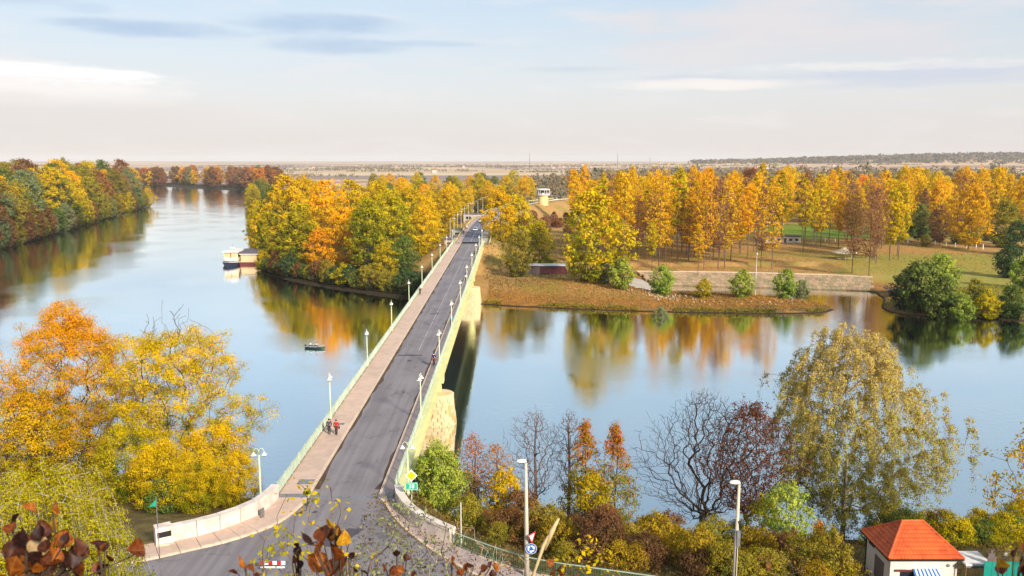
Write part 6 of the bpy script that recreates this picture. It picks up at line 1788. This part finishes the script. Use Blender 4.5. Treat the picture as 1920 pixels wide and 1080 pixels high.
for k in range(46):
    px = far_px[k]; Y = rf2.uniform(2600, 3900) if k < 26 else rf2.uniform(2200, 4800)
    x_ = (px-960)/1600*Y; s_ = rf2.uniform(.6, 1.1)
    t = thing('distant_house', '%s tiny pale house from the left in the hazy village on the horizon' % nth(k+1) if k < 26 else '%s tiny pale farm building from the left out on the plain' % nth(k-25), 'house', (x_, Y, hz(x_, Y)), rf2.uniform(-.4, .4), 'houses of the hazy village' if k < 26 else 'farm buildings on the plain')
    MB().box((0, 0, 4*s_), (12*s_, 9*s_, 8*s_)).build('wall', M['far_white'], t)
    mb = MB(); mb.extr([(-5.4*s_, 7.9*s_), (5.4*s_, 7.9*s_), (0, 11.5*s_)], -6.6*s_, 6.6*s_, 'x'); mb.build('roof', M['far_roof'], t)

# ------------------------------------------------------------------ foreground: twigs and dry leaves on the hillside just below the camera
def dry(name, a, b):
    """curled dry leaf: blotches, a paler midrib, light coming through"""
    m, N, out = newmat(name)
    tc_ = N.n('ShaderNodeTexCoord'); v_ = tc_.outputs['Object']; oi = N.n('ShaderNodeObjectInfo')
    ad = N.n('ShaderNodeVectorMath', operation='ADD', i_0=v_, i_1=oi.outputs['Location'])
    n_ = N.noise(ad.outputs[0], 4.0, 5, .65)
    c = N.mix(N.smooth(n_, .36, .66), a, b)
    sx = N.n('ShaderNodeSeparateXYZ', i_0=v_)
    rib = N.smooth(N.m('ABSOLUTE', sx.outputs[0]), .025, .008)
    vein = N.smooth(N.m('FRACT', N.m('ADD', N.m('MULTIPLY', sx.outputs[1], 8.0), N.m('MULTIPLY', N.m('ABSOLUTE', sx.outputs[0]), -7.0))), .10, .0)
    c = N.mix(N.m('MULTIPLY', N.m('MAXIMUM', rib, N.m('MULTIPLY', vein, .5)), .5), c, tuple(min(1, x*1.7+.03) for x in a))
    hs_ = N.n('ShaderNodeHueSaturation', i_Color=c, i_Value=N.m('ADD', .65, N.m('MULTIPLY', oi.outputs['Random'], .6)))
    p = N.n('ShaderNodeBsdfPrincipled', i_Base_Color=hs_.outputs[0], i_Roughness=.5); p.inputs['Specular IOR Level'].default_value = .35
    tr = N.n('ShaderNodeBsdfTranslucent', i_0=hs_.outputs[0]); mx = N.n('ShaderNodeMixShader', i_0=.45, i_1=p.outputs[0], i_2=tr.outputs[0]); N.t.links.new(mx.outputs[0], out.inputs[0])
    return m
LFM = [dry('dry_leaf_chestnut', lin(150, 78, 30), lin(96, 46, 24)), dry('dry_leaf_brown', lin(108, 56, 30), lin(70, 38, 26)), dry('dry_leaf_orange', lin(200, 118, 36), lin(140, 70, 28)),
       dry('dry_leaf_dark', lin(72, 38, 26), lin(46, 26, 22)), dry('dry_leaf_yellow', lin(226, 172, 36), lin(188, 112, 28)), dry('dry_leaf_pale', lin(206, 176, 128), lin(176, 138, 90))]
def big_leaf(seed):
    r_ = np.random.default_rng(seed); n_, m_ = 9, 4; cup = r_.uniform(.3, 1.0); curl = r_.uniform(-.9, 1.2); vs = []; fs = []
    for i in range(n_):
        f = i/(n_-1); wd = .46*math.sin(math.pi*f**.75)**.8*(1+.05*math.sin(f*25))+.004
        for j in range(-m_, m_+1):
            g = j/m_; vs.append((g*wd, f-.02, cup*abs(g*wd)**1.3+curl*f*f*.5+.03*math.sin(7*f+3*g+seed)))
    k = 2*m_+1
    for i in range(n_-1):
        for j in range(k-1): a = i*k+j; fs.append((a, a+1, a+k+1, a+k))
    me = np_mesh('leaf', np.array(vs), np.array(fs), smooth=True); me.materials.append(LFM[0]); return me
LFS = [big_leaf(300+i) for i in range(6)]
rl = np.random.default_rng(77)
def leafy_stem(label, Y, items, group=None, root_px=None):
    """items: (px, py, size_px, material index) leaves grouped on a stem rooted in the hillside"""
    ax = np.mean([i[0] for i in items]) if root_px is None else root_px
    X0 = (ax-960)/1600*Y; gz_ = hz(X0, Y+.15)
    t = thing('dry_leaf_shrub', label, 'shrub', (X0, Y+.15, gz_-.02), 0, group)
    px_top = min(items, key=lambda q_: q_[1]); tp_ = Vector(D(px_top[0], px_top[1], Y))-t.location
    mb = MB(); mb.tube([(0, 0, -.1), (tp_.x*.25, tp_.y*.3, tp_.z*.35), (tp_.x*.7, tp_.y*.8, tp_.z*.75), tuple(tp_)], [.012, .010, .007, .003], 6); mb.build('stem', M['bark_dark'], t, smooth=True)
    for (px, py, sp2, mi) in items:
        yy = Y+rl.uniform(-.12, .12); q_ = Vector(D(px, py, yy))-t.location; s_ = sp2/1600*Y*.70
        o = link('leaf', LFS[rl.integers(6)], t, q_); o.scale = (s_, s_, s_)
        o.rotation_euler = (R(rl.uniform(20, 120)), R(rl.uniform(-50, 50)), rl.uniform(0, 6.28))
        o.material_slots[0].link = 'OBJECT'; o.material_slots[0].material = LFM[mi]
        # petiole
    mb = MB()
    for (px, py, sp2, mi) in items:
        q_ = Vector(D(px, py, Y))-t.location; f = min(.95, max(.2, q_.z/max(.05, tp_.z))); s0 = Vector((tp_.x*f*f, tp_.y*f, tp_.z*f*.92)); mb.tube([tuple(s0), tuple((s0+q_)/2+Vector((0, 0, .01))), tuple(q_)], .0022, 4)
    mb.build('petioles', M['bark_dark'], t)
    return t
def cluster(cx, cy, wx2, wy2, n_, smin, smax, mats):
    return [(cx+rl.normal(0, wx2), min(1100, cy+abs(rl.normal(0, wy2))*(1 if rl.uniform() < .75 else -.5)), rl.uniform(smin, smax), mats[rl.integers(len(mats))]) for _ in range(n_)]
leafy_stem('tall stem of curled orange-brown leaves at the lower left', 2.6, [(68, 960, 46, 2), (98, 958, 44, 2), (92, 990, 52, 4), (104, 1005, 50, 2), (84, 1015, 54, 0), (112, 1030, 56, 2), (124, 1018, 40, 3), (70, 1050, 60, 0), (112, 1062, 58, 1), (96, 1080, 60, 0)], root_px=88)
leafy_stem('dense brown dry-leaved shrub filling the lower left corner', 2.4, [(22, 986, 44, 3), (14, 1000, 40, 0), (48, 1012, 46, 3), (30, 1030, 60, 0), (10, 1050, 60, 1), (60, 1042, 62, 5), (46, 1062, 60, 1), (84, 1068, 60, 0), (20, 1080, 62, 2), (120, 1052, 54, 1), (136, 1066, 52, 3), (70, 1086, 60, 1)]+cluster(70, 1040, 55, 34, 46, 32, 60, [0, 1, 2, 2, 3]), root_px=60)
leafy_stem('small upright spray of brown leaves right of the corner shrub', 2.8, [(184, 1022, 42, 0), (196, 1034, 44, 3), (186, 1044, 42, 2), (204, 1052, 40, 1), (196, 1068, 42, 3), (180, 1078, 40, 0)], root_px=192)
leafy_stem('central cluster of big glossy brown leaves with one bright yellow leaf', 2.5, [(628, 990, 34, 4), (632, 1004, 40, 4), (606, 1014, 58, 0), (620, 1016, 52, 1), (592, 1022, 54, 3), (640, 1022, 46, 4), (596, 1044, 66, 0), (628, 1052, 62, 0), (610, 1068, 66, 2), (640, 1072, 56, 0), (586, 1060, 50, 0), (616, 1084, 66, 0)], root_px=616)
leafy_stem('dark seed-like brown spray left of the central leaf cluster', 2.7, [(556, 1026, 24, 3), (552, 1040, 26, 3), (560, 1046, 22, 1), (548, 1056, 26, 3), (564, 1066, 26, 3), (556, 1078, 26, 3)], root_px=556)
leafy_stem('low orange-brown leaf pair at the bottom left of centre', 2.6, [(460, 1062, 40, 2), (476, 1074, 38, 0), (448, 1078, 36, 0), (490, 1084, 34, 1)], root_px=465)
leafy_stem('dark brown sprig just right of the central leaf cluster', 2.8, [(654, 1046, 22, 3), (648, 1056, 24, 3), (642, 1066, 26, 1), (664, 1072, 24, 3), (692, 1068, 28, 0), (690, 1080, 28, 3)], root_px=660)
leafy_stem('orange-brown sprig at the bottom centre', 2.9, [(744, 1044, 24, 3), (724, 1066, 30, 0), (730, 1078, 32, 0), (762, 1052, 22, 1), (756, 1074, 30, 2), (770, 1082, 26, 0)], root_px=742)
leafy_stem('low spread of rusty leaves at the bottom, below the right parapet', 3.0, [(846, 1056, 24, 0), (858, 1066, 26, 2), (874, 1070, 24, 0), (888, 1062, 22, 1), (902, 1070, 26, 0), (918, 1066, 22, 3), (932, 1072, 26, 2), (866, 1080, 26, 0), (896, 1082, 28, 2), (924, 1084, 26, 1)], root_px=888)
leafy_stem('blurred olive and brown leaves in the lower right corner', 2.2, [(1868, 1062, 40, 4), (1900, 1046, 34, 3), (1910, 1064, 46, 1), (1918, 1036, 36, 0), (1880, 1078, 40, 1), (1918, 1084, 50, 3)], root_px=1900)
leafy_stem('orange leaf sprig rising at the bottom right of the lamp post', 3.2, [(1038, 1060, 26, 2), (1046, 1070, 28, 0), (1032, 1076, 26, 2), (1052, 1082, 24, 0)], root_px=1040)
# twiggy shrubs between the camera and the road
def twiggy(label, px, Y, H_, R_, seed, lm, n_=150, per=3, size=.035, name='twiggy_shrub', bark='twig'):
    X = (px-960)/1600*Y; gz_ = hz(X, Y)
    pr_ = make_tree('twig%d' % seed, seed, H_, R_, H_*.25, n_, per, size, .16, 'round', bf=.28, r0=.004, fork=H_*.12, seg=H_/24, sides=4, wig=.14, greenlow=.7, shell=.3)
    tree(name, pr_, (X, Y, gz_-.05), 1, rp.uniform(0, 6.28), lm, label, None, bark, 'shrub', part='stems')
def top_h(px, py, Y): return D(px, py, Y)[2]-hz((px-960)/1600*Y, Y)
twiggy('thin twiggy shrub with pale green leaves in front of the road', 745, 13, top_h(745, 945, 13), 1.15, 401, 'silver', 260, 4, .034)
twiggy('thin shrub with small yellow leaves before the left part of the road', 560, 12, top_h(560, 905, 12), .95, 402, 'yellow', 130, 3, .042)
twiggy('wispy yellow-leaved shrub at the bottom, left of the central cluster', 505, 11, top_h(505, 985, 11), .70, 403, 'birch', 110, 4, .036)
twiggy('dry twiggy shrub in front of the right pavement', 850, 14, top_h(850, 985, 14), 1.1, 404, 'mauve', 170, 1, .03, bark='bark_pale')
twiggy('dry grassy shrub at the bottom below the right parapet', 930, 15, top_h(930, 1035, 15), 1.2, 405, 'mauve', 170, 2, .03, bark='bark_pale')
twiggy('sparse yellow shrub at the bottom below the green railing', 1110, 16, top_h(1110, 1020, 16), .9, 406, 'yellow', 110, 4, .05)
twiggy('sparse twiggy shrub left of the lower right house', 1500, 17, top_h(1500, 1020, 17), 1.2, 407, 'brown', 140, 2, .04)
# dry reed stalk
xq, yq, zq_ = D(1048, 972, 4.0); gx2 = (1005-960)/1600*4.0
t = thing('reed_stalk', 'single dry straw-coloured reed stalk leaning right at the bottom', 'reed', (gx2, 4.0, hz(gx2, 4.0)))
b_ = Vector(D(1000, 1078, 4.0))-t.location; c_ = Vector((xq, yq, zq_))-t.location
M['straw'] = pbr('straw', lin(222, 190, 140), .8, var=.15, scale=30)
MB().tube([(0, 0, -.05), tuple(b_*.5), tuple(b_), tuple(b_.lerp(c_, .5)+Vector((-.012, 0, .01))), tuple(c_)], [.006, .006, .007, .010, .004], 6).build('stem', M['straw'], t, smooth=True)
MB().tube([tuple(b_.lerp(c_, .45)), tuple(b_.lerp(c_, .75)+Vector((-.004, 0, .006))), tuple(c_)], [.008, .014, .005], 6).build('seed_head', M['straw'], t, smooth=True)
# grass on the hillside below the camera
scatter_leaves('hillside_grass', 26000, lambda: (r.uniform(-26, 26), r.uniform(1, 45)), .09, leafmat('hill_grass', lin(150, 132, 74), lin(108, 100, 56), 0), 'dry grass on the hillside below the viewpoint', 'grass', upright=.1, hgt=.35)

# ------------------------------------------------------------------ the air over the plain
m, N, out = newmat('haze_air')
vol = N.n('ShaderNodeVolumePrincipled'); vol.inputs['Color'].default_value = (1.0, .97, .97, 1); vol.inputs['Density'].default_value = 0.6e-4; vol.inputs['Anisotropy'].default_value = -.1
N.t.links.new(vol.outputs[0], out.inputs['Volume'])
hzb = MB().box((0, 7000, 43), (34000, 19000, 94)).build('haze', m); tag(hzb, 'pale haze over the distant plain', 'haze', kind='stuff')
